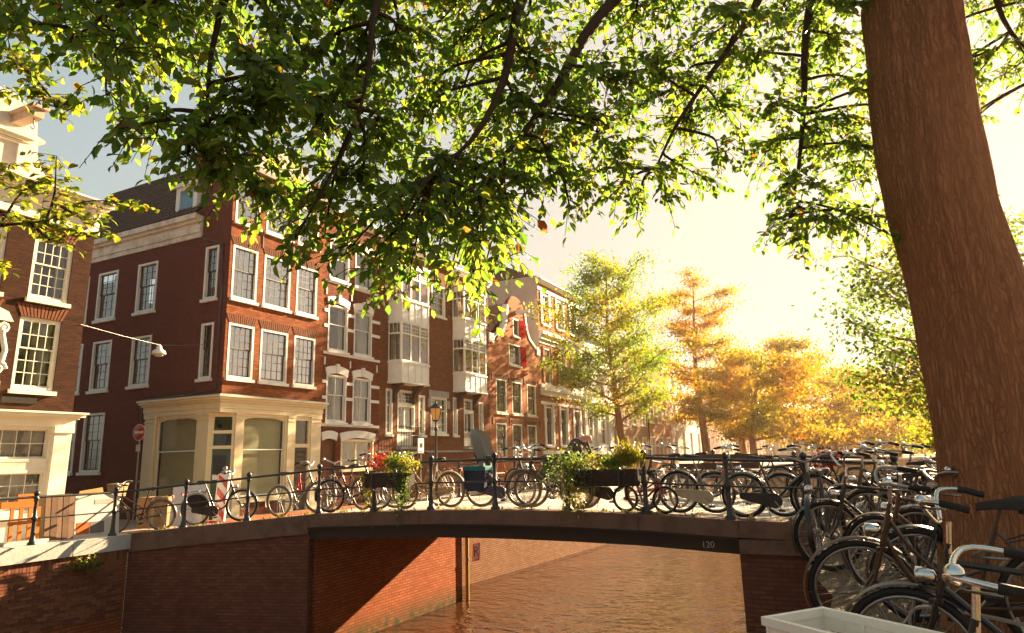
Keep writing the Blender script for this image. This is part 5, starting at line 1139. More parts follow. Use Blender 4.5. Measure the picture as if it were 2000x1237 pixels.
SPRAYS = [[(-7.05,2.69,3.46),(-6.47,2.99,3.58),(-6.12,3.17,3.62),(-5.71,3.26,3.74),(-5.3,3.47,3.7)],[(-6.12,3.17,3.61),(-6.08,3.19,3.86),(-6.1,3.18,4.22)],[(-6.47,2.99,3.58),(-6.46,3.11,3.91),(-6.27,3.2,4.07)],[(-6.24,3.11,3.6),(-5.95,3.14,3.4),(-5.84,3.2,3.44)],[(-6.64,2.79,3.38),(-6.28,2.98,3.18)],[(-7.11,2.78,3.93),(-6.64,3.02,4.08),(-6.57,3.05,4.2)],[(-6.69,2.43,5.31),(-6.19,2.68,5.05),(-5.99,2.78,4.85),(-5.75,2.91,4.48),(-5.56,3.0,4.55)],[(-6.67,2.55,4.83),(-6.24,2.77,4.89),(-6.09,2.84,4.93)],[(-6.65,2.45,5.6),(-6.23,2.66,5.42),(-6.09,2.73,5.19)],[(-6.49,2.64,4.63),(-6.22,2.78,4.7)],[(-5.9,3.16,3.7),(-5.61,3.31,3.5)],[(-5.99,2.78,4.85),(-5.77,2.89,4.58),(-5.7,2.93,4.44)]]
# ------------------------------------------------------------------ trees
def bark_mat(name, c1, c2, sc=1.0):
    m, nt, b = _nt(name)
    tc = _coords(nt); w = _noise(nt, _coords(nt, (5 * sc, 5 * sc, 2.2 * sc)), 1.0, 3)
    mv = _N(nt, 'ShaderNodeVectorMath', operation='MULTIPLY_ADD'); nt.links.new(w, mv.inputs[0]); mv.inputs[1].default_value = (.20, .20, .0); nt.links.new(tc, mv.inputs[2])
    mp = _N(nt, 'ShaderNodeMapping'); mp.inputs['Scale'].default_value = (34 * sc, 34 * sc, 2.6 * sc); nt.links.new(mv.outputs[0], mp.inputs[0])
    vo = _N(nt, 'ShaderNodeTexVoronoi', feature='DISTANCE_TO_EDGE'); vo.inputs['Scale'].default_value = 1.0; nt.links.new(mp.outputs[0], vo.inputs['Vector'])
    f = _noise(nt, _coords(nt, (30 * sc, 30 * sc, 4 * sc)), 2.0, 8, .7); g = _noise(nt, tc, 1.6, 6)
    crack = _ramp(nt, vo.outputs[0], [(0, (0, 0, 0)), (.16, (.75, .75, .75)), (.4, (1, 1, 1))])
    col = _mixrgb(nt, crack, tuple(c * .58 for c in c1), _ramp(nt, f, [(.32, tuple(c * .55 for c in c1)), (.5, c1), (.7, c2)]))
    nt.links.new(_mixrgb(nt, _math(nt, 'MULTIPLY', g, .55), col, tuple(c * .7 for c in c2)), b.inputs['Base Color'])
    b.inputs['Roughness'].default_value = .9; b.inputs['Specular IOR Level'].default_value = .12
    _bump(nt, b, _math(nt, 'ADD', _math(nt, 'MULTIPLY', crack, .8), f), .9, .022); return m
M_bark = bark_mat('bark', (.36, .135, .06), (.50, .225, .105))
M_twig = paint('twig_bark', (.055, .035, .022), .85, wear=.4, scale=8)
M_leafN = leaf_mat('elm_leaf', [(0, (.042, .078, .020)), (.55, (.066, .110, .026)), (.86, (.11, .12, .028)), (.94, (.22, .13, .02)), (1, (.26, .07, .02))],
                   [(0, (.11, .25, .026)), (.45, (.24, .37, .032)), (.80, (.46, .45, .04)), (.93, (.56, .33, .03)), (1, (.50, .13, .02))], .58, .4)
def twig_leaves(pts, n, size, droop=.5, flat=0.0):
    """leaves in two ranks along a twig: positions, directions, normals"""
    P = np.array([tuple(p) for p in pts]); seg = np.linalg.norm(np.diff(P, axis=0), axis=1); cum = np.concatenate([[0], np.cumsum(seg)])
    t = np.linspace(.12, 1, n) * cum[-1]
    pos = np.stack([np.interp(t, cum, P[:, k]) for k in range(3)], 1)
    tan = np.stack([np.interp(t + .02, cum, P[:, k]) - np.interp(t - .02, cum, P[:, k]) for k in range(3)], 1); tan /= np.maximum(np.linalg.norm(tan, axis=1, keepdims=True), 1e-6)
    side = np.cross(tan, [0, 0, 1.0]); side /= np.maximum(np.linalg.norm(side, axis=1, keepdims=True), 1e-6)
    sg = np.where(np.arange(n) % 2 == 0, 1.0, -1.0)[:, None]
    d = tan * .55 + side * sg * .8 + rng.normal(size=(n, 3)) * .32; d[:, 2] -= droop * rng.uniform(.3, 1.5, n)
    nn = rng.normal(size=(n, 3)) * (.75 - flat * .5); nn[:, 2] += .8 + flat
    return pos + rng.normal(size=(n, 3)) * .008, d, nn

T0 = empty('street_tree', (.66, 6.3, .25)); tag(T0, 'big leaning trunk in the sun with broad overhanging green boughs', 'tree')
O0 = Vector((.66, 6.3, .25))
# trunk: ribbed bark, root flare, slight bends
cl = [(.90, 6.38, .1), (.88, 6.39, .9), (.88, 6.39, 1.5), (.83, 6.38, 2.3), (.76, 6.33, 3.0), (.72, 6.30, 3.4), (.72, 6.30, 4.4), (.75, 6.33, 5.3), (.9, 6.3, 6.6), (.98, 6.27, 7.4)]
rad = [.60, .455, .425, .40, .385, .38, .37, .36, .31, .2]
mb = MB(); nr, ns = 150, 120; vs = []
for i in range(nr + 1):
    z = lerp(.1, 7.4, i / nr); x = float(np.interp(z, [c[2] for c in cl], [c[0] for c in cl])); y = float(np.interp(z, [c[2] for c in cl], [c[1] for c in cl])); r0 = float(np.interp(z, [c[2] for c in cl], rad))
    for j in range(ns):
        a = 2 * math.pi * j / ns; fl = .14 * math.exp(-(z - .1) / .35) * max(0, math.cos(a * 5 + 1)) 
        q = Vector((math.cos(a) * 3.2, math.sin(a) * 3.2, z * .55))
        r = r0 * (1 + fl) + .030 * (mnoise.noise(q * 2.1) ) + .017 * abs(mnoise.noise(Vector((q.x * 4.2, q.y * 4.2, q.z * 1.6)))) + .010 * mnoise.noise(Vector((q.x * 11, q.y * 11, q.z * 4))) + .05 * mnoise.noise(Vector((q.x * .3, q.y * .3, z * .6)))
        vs.append((x + r * math.cos(a) - O0.x, y + r * math.sin(a) - O0.y, z - O0.z))
mb.add(vs, [(i * ns + j, i * ns + (j + 1) % ns, (i + 1) * ns + (j + 1) % ns, (i + 1) * ns + j) for i in range(nr) for j in range(ns)], True)
put('trunk', mb, T0, mat=M_bark)
put('root', MB().tube([(.35, -.55, -.2), (.1, -.2, .0), (.05, .0, .3)], [.05, .12, .2], 8), T0, mat=M_bark)
limb_pts = []
for k, L in enumerate(LIMBS):
    c = curve(L, 6); rr = [lerp(.10 if k < 2 else .075, .008, (i / (len(c) - 1)) ** .6) for i in range(len(c))]
    put('limb', MB().tube([p - O0 for p in c], rr, 8), T0, mat=M_twig); limb_pts += [(p, r) for p, r in zip(c, rr)]
LP = np.array([tuple(p) for p, r in limb_pts])
br_mb, pos_, dir_, nrm_ = MB(), [], [], []
for (x, y, z, sz) in BOUGHS:
    b = Vector((x, y, z)); dist = np.linalg.norm(LP - np.array(b), axis=1) + np.maximum(0, z - LP[:, 2]) * 1.2
    a = Vector(LP[int(np.argmin(dist))])
    mid = a.lerp(b, .5) + Vector((random.uniform(-.12, .12), random.uniform(-.12, .12), .12 * (b - a).length))
    c = curve([a, mid, b], 5); br_mb.tube([p - O0 for p in c], [lerp(.017, .005, i / (len(c) - 1)) for i in range(len(c))], 5)
    out = (b - a); out.z *= .3; out = out.normalized() if out.length > .05 else Vector((-1, 0, 0))
    for t in range(int(random.randint(21, 28) * (.35 + .65 * sz))):
        s = c[random.randint(len(c) // 2, len(c) - 1)]
        d = (out * random.uniform(.1, 1) + Vector((random.gauss(0, .75), random.gauss(0, .75), random.gauss(-.10, .45)))).normalized()
        ln = random.uniform(.20, .50) * (.35 + .65 * sz)
        tw = [s, s + d * ln * .5 + Vector((0, 0, .02)), s + d * ln + Vector((0, 0, -.10 * random.random()))]
        br_mb.tube([p - O0 for p in tw], [.004, .003, .0018], 4, cap=False)
        p, dd, nn = twig_leaves(tw, random.randint(8, 12) if sz > .6 else random.randint(5, 8), .1, .55)
        pos_.append(p); dir_.append(dd); nrm_.append(nn)
put('twigs', br_mb, T0, mat=M_twig)['kind'] = 'stuff'
pos_, dir_, nrm_ = map(np.concatenate, (pos_, dir_, nrm_)); N = len(pos_)
size = rng.uniform(.034, .100, N); var = np.clip(rng.beta(2.0, 2.6, N) * .9 + (rng.random(N) < .035) * .35, 0, 1)
eye = np.array(EYE); dcam = np.linalg.norm(pos_ - eye, axis=1)
rel_ = pos_ - eye
okv = (rel_ @ np.array(scene.camera.matrix_world.to_3x3() @ Vector((0, 0, -1))) > .5)
order = np.argsort(np.where(okv, dcam, 99)); big = set(order[:300].tolist())
rest_i = np.array([i for i in range(N) if i not in big])
off = np.array(O0)
stuff(put('leaves', leaf_mesh('leaves', pos_[rest_i] - off, dir_[rest_i], nrm_[rest_i], size[rest_i], M_leafN, var[rest_i], .62, .10, 7), T0))
lv = []
for k in range(12):      # a dozen leaf shapes shared by the leaves nearest the viewer
    lv.append(leaf_mesh('leaf', np.zeros((1, 3)), np.array([[1.0, 0, 0]]), np.array([[0, 0, 1.0]]), np.array([1.0]), M_leafN, np.array([[.1, .2, .3, .35, .4, .5, .55, .6, .7, .8, .9, .98][k]]).ravel(), .55 + .012 * k, .06 + .01 * (k % 5), 7))
for i in order[:300]:
    x = Vector(dir_[i]).normalized(); y = Vector(nrm_[i]).cross(x).normalized(); zc = x.cross(y)
    M = Matrix.Identity(4)
    for r_ in range(3): M[r_][0], M[r_][1], M[r_][2], M[r_][3] = x[r_] * size[i], y[r_] * size[i], zc[r_] * size[i], pos_[i][r_] - off[r_]
    o = put('leaf', lv[min(11, int(var[i] * 12))], T0); o.matrix_local = M

# ---- sunlit maple spray reaching in from a tree on the far quay corner
M_leafM = leaf_mat('maple_leaf', [(0, (.05, .09, .012)), (.5, (.09, .12, .015)), (.9, (.16, .14, .02)), (1, (.30, .10, .02))], [(0, (0.121, 0.220, 0.011)), (.5, (0.275, 0.330, 0.017)), (.9, (0.413, 0.330, 0.028)), (1, (0.413, 0.165, 0.017))], .55)
T1 = empty('maple_tree', (-8.3, 2.1, .2)); tag(T1, 'thin maple boughs with bright yellow green leaves before the leftmost gable', 'tree'); O1 = Vector((-8.3, 2.1, .2))
put('trunk', MB().tube([(0, 0, -.6), (.05, .05, 1.6), (.0, .1, 3.0), (.1, .1, 5.6)], [.16, .12, .10, .05], 10), T1, mat=M_bark)
pos_, dir_, nrm_ = [], [], []
sb = MB()
for L in SPRAYS:
    c = curve(L, 6)
    if min((p - O1).xy.length for p in c) > 1.2 and L[0][0] < -6.3: c = [O1 + Vector((0.02, .1, max(1.5, c[0].z - O1.z - .5)))] + c
    sb.tube([p - O1 for p in c], [lerp(.016, .004, i / (len(c) - 1)) for i in range(len(c))], 5)
    for i, s in enumerate(c[1:]):
        for t in range(2):
            if random.random() < .25: continue
            d = Vector((random.gauss(.2, .7), random.gauss(0, .7), random.gauss(.0, .25))).normalized(); ln = random.uniform(.08, .24)
            tw = [s, s + d * ln * .6, s + d * ln]; sb.tube([p - O1 for p in tw], .0025, 4, cap=False)
            p, dd, nn = twig_leaves(tw, random.randint(4, 7), .08, .35, .5); pos_.append(p); dir_.append(dd); nrm_.append(nn)
put('boughs', sb, T1, mat=M_twig)
pos_, dir_, nrm_ = map(np.concatenate, (pos_, dir_, nrm_)); N = len(pos_)
stuff(put('leaves', leaf_mesh('leaves', pos_ - np.array(O1), dir_, nrm_, rng.uniform(.05, .09, N), M_leafM, rng.beta(2, 2, N), .8, .08, 7), T1))

def far_tree(label, x, y, H, rt, crown, leafmat, nleaf, lsize, z0=.03, lean=(0, 0), spread=1.0, layers=False, start=.28, group='trees along the far quay', cat='tree', nl=18, fork=None, seed=0, tuft=1.0, up=.35, bark=None):
    """trunk, limbs with side boughs, and leaf sprays at their ends; crown = half-widths (bottom, middle, top) in metres"""
    rnd = random.Random(seed + 7); o = empty('canal_tree', (x, y, z0)); tag(o, label, cat, group)
    ax = lambda t: Vector((lean[0] * t * t + .25 * math.sin(t * 5 + seed), lean[1] * t * t + .2 * math.cos(t * 4 + seed), H * t))
    tp = [ax(i / 14) for i in range(15)]
    put('trunk', MB().tube([Vector((0, 0, -.2))] + tp, [rt * 1.25] + [rt * (1 - .93 * (i / 14) ** .8) for i in range(15)], 10), o, mat=bark or M_bark)
    lm, tufts_ = MB(), []
    for k in range(nl):
        t = lerp(start, .97, (k + rnd.random() * .6) / nl); a = k * 2.4 + rnd.uniform(-.5, .5)
        hw = float(np.interp(t, [start, lerp(start, 1, .45), 1], crown)) * rnd.uniform(.7, 1.1) * spread
        s = ax(t); e = s + Vector((hw * math.cos(a), hw * math.sin(a), hw * (rnd.uniform(.0, .42) if layers else rnd.uniform(up * .6, up * 1.7))))
        m_ = s.lerp(e, .5) + Vector((0, 0, hw * (.02 if layers else -.06))); c = curve([s, m_, e], 5)
        lm.tube(c, [lerp(rt * .32 * (1.1 - t), .015, i / (len(c) - 1)) for i in range(len(c))], 6)
        nb = 4 + int(hw * 1.1)
        for j in range(nb):
            q = c[rnd.randint(2, len(c) - 1)]; b = a + rnd.uniform(-1.2, 1.2); l2 = hw * rnd.uniform(.15, .42)
            e2 = q + Vector((l2 * math.cos(b), l2 * math.sin(b), l2 * rnd.uniform(-.12, .35))); lm.tube([q, q.lerp(e2, .55) + Vector((0, 0, .05)), e2], [.022, .014, .008], 4, cap=False)
            tufts_.append((e2, rnd.uniform(.55, 1.0) * tuft)); tufts_.append((q.lerp(e2, .5), rnd.uniform(.4, .7) * tuft))
    put('limbs', lm, o, mat=bark or M_bark)
    nleaf = int(nleaf * 2.0); lsize *= 1.35; per = max(4, nleaf // len(tufts_)); pos = []
    for c, s in tufts_:
        n = max(3, int(per * rnd.uniform(.5, 1.5))); p = rng.normal(size=(n, 3)) * np.array([.70, .70, .34 if layers else .42]) * s; pos.append(p + np.array(c))
    pos = np.concatenate(pos); N = len(pos); cid = rng.random(N)
    var = np.clip(.5 + .22 * np.sin(pos[:, 0] * 1.3 + seed) + .18 * np.sin(pos[:, 2] * 1.1 + seed * 2) + rng.normal(size=N) * .16, 0, 1)
    nn = rng.normal(size=(N, 3)) * .7; nn[:, 2] += .7
    stuff(put('leaves', leaf_mesh('leaves', pos, rand_dirs(N, -.35), nn, rng.uniform(.65, 1.25, N) * lsize, leafmat, var, .6, .1), o))
    return o
M_leafY = leaf_mat('lime_leaf', [(0, (.05, .10, .012)), (.5, (.10, .15, .015)), (.88, (.20, .18, .02)), (1, (.30, .14, .02))], [(0, (.13, .28, .012)), (.5, (.30, .40, .016)), (.88, (.46, .38, .018)), (1, (.48, .22, .018))], .55)
M_leafO = leaf_mat('amber_leaf', [(0, (.15, .13, .015)), (.35, (.26, .18, .015)), (.8, (.36, .18, .02)), (1, (.38, .11, .02))], [(0, (.30, .26, .011)), (.35, (.46, .30, .009)), (.8, (.50, .24, .009)), (1, (.44, .14, .009))], .55)
M_leafA = leaf_mat('yellow_leaf', [(0, (.10, .12, .015)), (.4, (.26, .20, .015)), (.8, (.38, .22, .02)), (1, (.40, .14, .02))], [(0, (0.187, 0.216, 0.011)), (.4, (0.432, 0.310, 0.011)), (.8, (0.490, 0.245, 0.011)), (1, (0.446, 0.158, 0.009))], .55)
M_leafG = leaf_mat('green_leaf', [(0, (.03, .06, .015)), (.6, (.055, .09, .02)), (1, (.12, .13, .02))], [(0, (0.084, 0.196, 0.021)), (.6, (0.196, 0.308, 0.028)), (1, (0.364, 0.364, 0.035))], .5)
far_tree('tall yellow green tree standing before the white stuccoed house', -15.3, 45.5, 15.2, .34, (3.9, 3.9, 1.4), M_leafY, 9500, .17, start=.24, nl=34, seed=1, up=.55)
far_tree('tallest amber tree with open layered sprays against the sky', -14.6, 70, 19.0, .48, (5.8, 5.2, 2.6), M_leafO, 9000, .20, start=.22, layers=True, nl=24, seed=2, tuft=1.3)
far_tree('low spreading orange tree with a leaning forked trunk', -9.3, 66, 10.5, .42, (6.8, 6.0, 2.0), M_leafA, 8200, .22, lean=(1.2, 0), start=.22, layers=True, nl=18, seed=3, tuft=1.3)
far_tree('golden tree with a bare topped mast of a trunk', -7.3, 86, 14.8, .42, (7.0, 5.0, .8), M_leafA, 7000, .26, start=.16, layers=True, nl=18, seed=4, tuft=1.6)
far_tree('round yellow tree right of the bare topped one', -3.9, 100, 12.0, .42, (6.5, 6.4, 2.2), M_leafA, 7000, .30, start=.14, nl=18, seed=5, tuft=1.9, layers=True)
far_tree('deep orange tree near the end of the row', .4, 115, 12.8, .42, (7.5, 6.6, 2.2), M_leafO, 7000, .34, start=.10, nl=18, seed=6, tuft=2.1, layers=True)
far_tree('small hazy green tree at the end of the row before the gabled building', 4.0, 131, 9.0, .35, (4.6, 4.4, 1.6), M_leafG, 4000, .34, start=.12, nl=14, seed=7, tuft=1.7)
far_tree('amber tree behind the orange one, close to the house fronts', -14.5, 92, 13.5, .42, (6.0, 5.5, 2), M_leafO, 5000, .28, start=.22, nl=16, seed=8, tuft=1.5, layers=True)
far_tree('dark green tree on the near bank half hidden by the big trunk', 2.3, 23.5, 8.4, .26, (3.2, 3.0, 1.3), M_leafG, 4600, .13, z0=.3, start=.22, nl=26, seed=9, group='trees on the near bank', tuft=.95)
far_tree('light green young tree on the near bank beyond the trunk', 4.2, 40, 6.0, .18, (2.8, 2.6, 1.2), M_leafY, 5000, .18, z0=.1, start=.2, nl=18, seed=10, group='trees on the near bank')
# ------------------------------------------------------------------ things on the bridge and the quay
def planter(label, x0, x1, z, sprays, plants):
    w = x1 - x0; o = empty('flower_box', ((x0 + x1) / 2, 11.12, z)); tag(o, label, 'planter', 'flower boxes hung on the railing')
    mb = MB().box(-w / 2, w / 2, -.12, .14, 0, .02)
    for a, b, c, d_ in ((-w / 2, w / 2, -.12, -.10), (-w / 2, w / 2, .12, .14), (-w / 2, -w / 2 + .02, -.10, .12), (w / 2 - .02, w / 2, -.10, .12)): mb.box(a, b, c, d_, .02, .27)
    mb.box(-w / 2 - .015, w / 2 + .015, -.135, -.121, .235, .275)
    put('box', mb, o, mat=paint('planter_wood', (.035, .02, .016), .6, wear=.4))
    put('soil', MB().box(-w / 2 + .02, w / 2 - .02, -.1, .12, .02, .235), o, mat=M_dirt)
    for x in (-w * .3, w * .25): put('hook', MB().box(x - .015, x + .015, -.125, .2, .275, .285).box(x - .015, x + .015, -.15, -.137, -.02, .285), o, mat=M_iron)
    for nm, lab, c, spread, n, size, mat, up, wd in plants:
        pos = rng.normal(size=(n, 3)) * np.array(spread) + np.array(c)
        p = tag(empty(nm, ((x0 + x1) / 2 + c[0], 11.12, z)), lab, 'plant')
        stuff(put('leaves', leaf_mesh('leaves', pos - np.array([c[0], 0, 0]), rand_dirs(n, up), rand_dirs(n), rng.uniform(.5, 1.2, n) * size, mat, rng.random(n), wd), p))
    return o
M_pgreen = leaf_mat('planter_green', [(0, (.03, .08, .015)), (1, (.07, .13, .02))], [(0, (.08, .24, .015)), (1, (.22, .34, .03))], .5)
M_pdark = leaf_mat('planter_dark_green', [(0, (.02, .05, .012)), (1, (.06, .09, .02))], [(0, (.08, .20, .02)), (1, (.30, .36, .04))], .45)
M_pyel = leaf_mat('planter_yellow', [(0, (.14, .15, .02)), (1, (.36, .26, .03))], [(0, (.30, .34, .02)), (1, (.5, .38, .03))], .5)
M_pred = leaf_mat('planter_red', [(0, (.30, .02, .015)), (1, (.45, .05, .03))], [(0, (.30, .015, .01)), (1, (.42, .05, .02))], .5)
M_pwht = leaf_mat('planter_pale', [(0, (.16, .17, .08)), (1, (.5, .42, .30))], [(0, (.4, .42, .15)), (1, (.6, .5, .35))], .4)
planter('dark hanging flower box with red flowers beside the seventh post', -8.98, -7.96, 1.0, 0, [
    ('red_flowers', 'bright red flowers in the left flower box', (-.18, 0, .50), (.17, .08, .08), 260, .075, M_pred, .8, .5),
    ('green_plant', 'fresh green bushy plant in the middle of the left flower box', (.16, 0, .45), (.14, .09, .08), 620, .075, M_pgreen, .5, .5),
    ('yellow_plant', 'yellow green plant at the right end of the left flower box', (.42, -.02, .40), (.13, .09, .09), 420, .075, M_pyel, .4, .5),
    ('trailing_vine', 'long vine trailing from the left flower box down to the deck', (.42, -.16, -.02), (.10, .06, .24), 900, .06, M_pdark, -.6, .55),
    ('trailing_vine', 'short vine hanging from the left end of the red flower box', (-.52, -.05, -.05), (.05, .08, .2), 240, .055, M_pyel, -.6, .55)])
planter('dark hanging flower box with yellow grasses at the middle of the bridge', -4.52, -3.45, 1.0, 0, [
    ('ornamental_grass', 'tall yellow grass at the right end of the right flower box', (.38, 0, .42), (.10, .07, .08), 420, .20, M_pyel, 1.6, .09),
    ('yellow_plant', 'low yellow leaved plant in the middle of the right flower box', (-.12, 0, .38), (.16, .09, .06), 480, .06, M_pyel, .4, .5),
    ('green_plant', 'dark green bushy plant beside the yellow grass', (.14, 0, .36), (.10, .09, .06), 380, .07, M_pgreen, .5, .5),
    ('trailing_plant', 'silver and green plant spilling over the left end of the right flower box', (-.58, -.06, .25), (.20, .11, .16), 1300, .07, M_pdark, .1, .45),
    ('pale_flowers', 'pale blossoms among the spilling silver leaves', (-.80, -.1, .20), (.14, .09, .10), 240, .045, M_pwht, .2, .7),
    ('trailing_vine', 'vine hanging low in front of the post left of the right flower box', (-.52, -.14, -.10), (.12, .07, .17), 420, .07, M_pyel, -.2, .4)])

# child seat and panniers on the dark blue bicycle
cs = empty('child_seat', (-6.75, 11.74, deck_z(-6.75))); tag(cs, 'grey plastic child seat behind the saddle of the dark blue bicycle', 'child seat')
mb = MB(); vs = []; n, m = 9, 12
prof = [(-.02, .80, .10), (-.05, .88, .15), (-.10, 1.0, .17), (-.15, 1.12, .18), (-.19, 1.25, .18), (-.21, 1.36, .16), (-.20, 1.44, .11), (-.18, 1.47, .05)]
for (x, z, w) in prof:
    for j in range(m + 1):
        a = lerp(-100, 100, j / m); vs.append((x + .27 * (1 - math.cos(R(a))) * (w / .18), w * math.sin(R(a)) * 1.05, z + .02 * (1 - math.cos(R(a)))))
mb.add(vs, [(i * (m + 1) + j, i * (m + 1) + j + 1, (i + 1) * (m + 1) + j + 1, (i + 1) * (m + 1) + j) for i in range(len(prof) - 1) for j in range(m)], True)
put('shell', mb, cs, mat=paint('seat_plastic', (.22, .21, .19), .45, wear=.15))
put('cushion', MB().prism([(-.02, .84), (-.08, 1.0), (-.15, 1.3), (-.17, 1.36), (-.145, 1.36), (-.10, 1.15), (-.03, .98), (.10, .93), (.12, .86)], -.10, .10), cs, mat=paint('seat_cushion', (.03, .03, .04), .8))
for y in (.14, -.14): put('foot_rest', MB().prism([(.05, .90), (.16, .86), (.18, .5), (.10, .42), (.03, .45), (.08, .6)], y - .03, y + .03), cs, mat=paint('seat_plastic', (.22, .21, .19)))
pn = empty('pannier_bag', (-6.78, 11.74, deck_z(-6.78))); tag(pn, 'dark blue pannier bags with a teal lid below the child seat', 'bag')
for y in (-.19, .10): put('bag', MB().prism([(-.24, .72), (.24, .72), (.21, .36), (.12, .32), (-.16, .32), (-.23, .38)], y, y + .10), pn, mat=paint('navy_canvas', (.02, .03, .06), .7, wear=.3))
put('lid', MB().prism([(-.25, .70), (-.25, .76), (-.2, .785), (.2, .785), (.25, .76), (.25, .70)], -.205, .215), pn, mat=paint('teal_canvas', (.02, .16, .16), .6))
gc_ = empty('coat', (-5.42, 12.02, deck_z(-5.4))); tag(gc_, 'green coat slung over a bicycle frame beside the sixth post', 'coat')
mb = MB(); vs = []
for i in range(9):
    t = i / 8
    for j in range(7): s = j / 6 - .5; vs.append((s * (.20 + .14 * t) + .03 * math.sin(7 * t), -.10 - .03 * math.cos(s * 9 + t * 3), .90 - .42 * t + .02 * math.cos(s * 6)))
for i in range(9):
    t = i / 8
    for j in range(7): s = j / 6 - .5; vs.append((s * (.20 + .14 * t) + .03 * math.sin(7 * t), .02 + .03 * math.cos(s * 9 + t * 3), .92 - .42 * t + .02 * math.cos(s * 6)))
fs = [(b_ + i * 7 + j, b_ + i * 7 + j + 1, b_ + (i + 1) * 7 + j + 1, b_ + (i + 1) * 7 + j) for b_ in (0, 63) for i in range(8) for j in range(6)] + [(j, j + 1, 64 + j, 63 + j) for j in range(6)]
put('cloth', mb.add(vs, fs, True), gc_, mat=paint('green_cloth', (.05, .17, .04), .85, wear=.3))
lk = put('bicycle_lock', MB().tube(curve([(0, 0, 0), (.03, .02, .2), (.08, 0, .34), (.10, -.02, .2), (.12, 0, .02), (.06, .01, -.05)], 5) , .022, 8, closed=True), loc=(-11.35, 11.60, deck_z(-11.3) + .56)); lk.data.materials.append(M_red)
tag(lk, 'long red cable lock hanging from the slim dark bicycle', 'lock')
fb = tag(put('flower_bunch', leaf_mesh('flower_bunch', rng.normal(size=(260, 3)) * np.array([.09, .09, .07]) + np.array([-.62, 11.78, deck_z(-.6) + .92]), rand_dirs(260), rand_dirs(260), rng.uniform(.04, .08, 260), M_pred, rng.random(260), .8)), 'bunch of red and pink cloth flowers behind a black saddle', 'flowers')
sc = put('saddle_cover', MB().ball((0, 0, 0), .15, 12, 8, (1.0, .65, .32)), loc=(1.51, 10.85, gz(10.9) + .96)); sc.data.materials.append(M_red); tag(sc, 'bright red saddle cover beside the tree trunk', 'saddle cover')

# striped traffic panel
tpn = empty('traffic_panel', (-14.05, 11.85, deck_z(-14.05)), rot=(R(-3), R(2), R(8))); tag(tpn, 'red and white striped traffic panel standing on the bridge approach', 'traffic panel')
put('board', MB().box(-.15, .15, -.02, .02, .06, 1.16), tpn, mat=paint('panel_white', (.70, .66, .60), .4, wear=.15))
put('border', (lambda m: (ring(m, -.165, .165, .05, 1.17, -.03, .03, .02), m)[1])(MB()), tpn, mat=paint('panel_white', (.7, .66, .6)))
for z in (.08, .44, .80):
    put('stripe', MB().prism([(-.135, z + .24), (.135, z), (.135, min(1.14, z + .17)), (-.135, min(1.14, z + .41) if z < .7 else 1.14)], -.027, -.021), tpn, mat=M_red)
put('foot', MB().box(-.42, .30, -.16, .16, 0, .055), tpn, mat=paint('red_foot', (.45, .03, .03), .6))
put('lamp', MB().lathe([(.05, 1.17), (.05, 1.22), (.02, 1.24), (.06, 1.27), (.05, 1.32), (0, 1.34)], 10), tpn, mat=M_steel)
# no entry sign in the side street
ns = empty('road_sign', (-24.4, 16.75, -.45), rz=R(6)); tag(ns, 'round red no entry sign with a white bar on the plum brick side wall', 'sign')
put('pole', MB().tube([(0, .02, 0), (0, .02, 3.5)], .03, 8), ns, mat=M_steel)
put('disc', MB().lathe([(0, -.02), (.30, -.02), (.305, 0), (.30, .012), (0, .012)], 32, (0, -.02, 3.25), 'y'), ns, mat=paint('sign_red', (.46, .03, .025), .4, wear=.08))
put('rim', MB().tube([(.30 * math.cos(R(a)), -.03, 3.25 + .30 * math.sin(R(a))) for a in range(0, 360, 12)], .012, 6, True), ns, mat=paint('sign_white', (.75, .70, .62), .4))
put('bar', MB().box(-.22, .22, -.048, -.041, 3.205, 3.295), ns, mat=paint('sign_white', (.75, .70, .62)))
put('plate', MB().box(-.10, .10, -.03, -.01, 2.55, 2.80), ns, mat=paint('plate_white', (.6, .56, .48), .5))
# mooring sign with the crossed letter
rs = empty('mooring_sign', (-10.44, 17.82, -1.12), rot=(R(3), 0, R(80))); tag(rs, 'square no mooring sign with a crossed letter above the water', 'sign')
put('board', MB().box(-.16, .16, 0, .02, -.24, .24), rs, mat=paint('sign_white', (.75, .7, .62)))
put('border', (lambda m: (ring(m, -.165, .165, -.245, .245, -.012, .0, .04), m)[1])(MB()), rs, mat=paint('sign_red', (.46, .03, .025)))
text('letter', 'R', .40, (0, -.006, 0), (R(90), 0, 0), M_black, rs); put('slash', MB().prism([(-.125, .17), (-.125, .205), (.125, -.17), (.125, -.205)], -.016, -.012), rs, mat=paint('sign_red', (.46, .03, .025)))

# street lamp on the far quay
sl_ = empty('street_lamp', (-15.5, 23.4, .02)); tag(sl_, 'old street lamp with an amber glass lantern on the far quay', 'street lamp')
put('pole', MB().lathe([(.14, 0), (.14, .25), (.09, .32), (.06, 1.0), (.075, 1.05), (.05, 1.1), (.042, 2.6), (.07, 2.66), (.07, 2.72), (.035, 2.8), (.035, 3.0)], 12), sl_, mat=M_iron)
put('ladder_bar', MB().tube([(-.28, 0, 2.75), (.28, 0, 2.75)], .015, 6), sl_, mat=M_iron)
put('lantern_glass', MB().lathe([(.13, 3.06), (.25, 3.5), (.25, 3.52)], 6, smooth=False), sl_, mat=(lambda m: m)(paint('amber_glass', (.75, .42, .12), .3, wear=.1)))
put('lantern_frame', MB().lathe([(.04, 2.98), (.15, 3.02), (.15, 3.06)], 6).lathe([(.28, 3.52), (.28, 3.55), (.12, 3.70), (.05, 3.72), (.05, 3.78), (0, 3.84)], 6), sl_, mat=M_iron)
fr = MB()
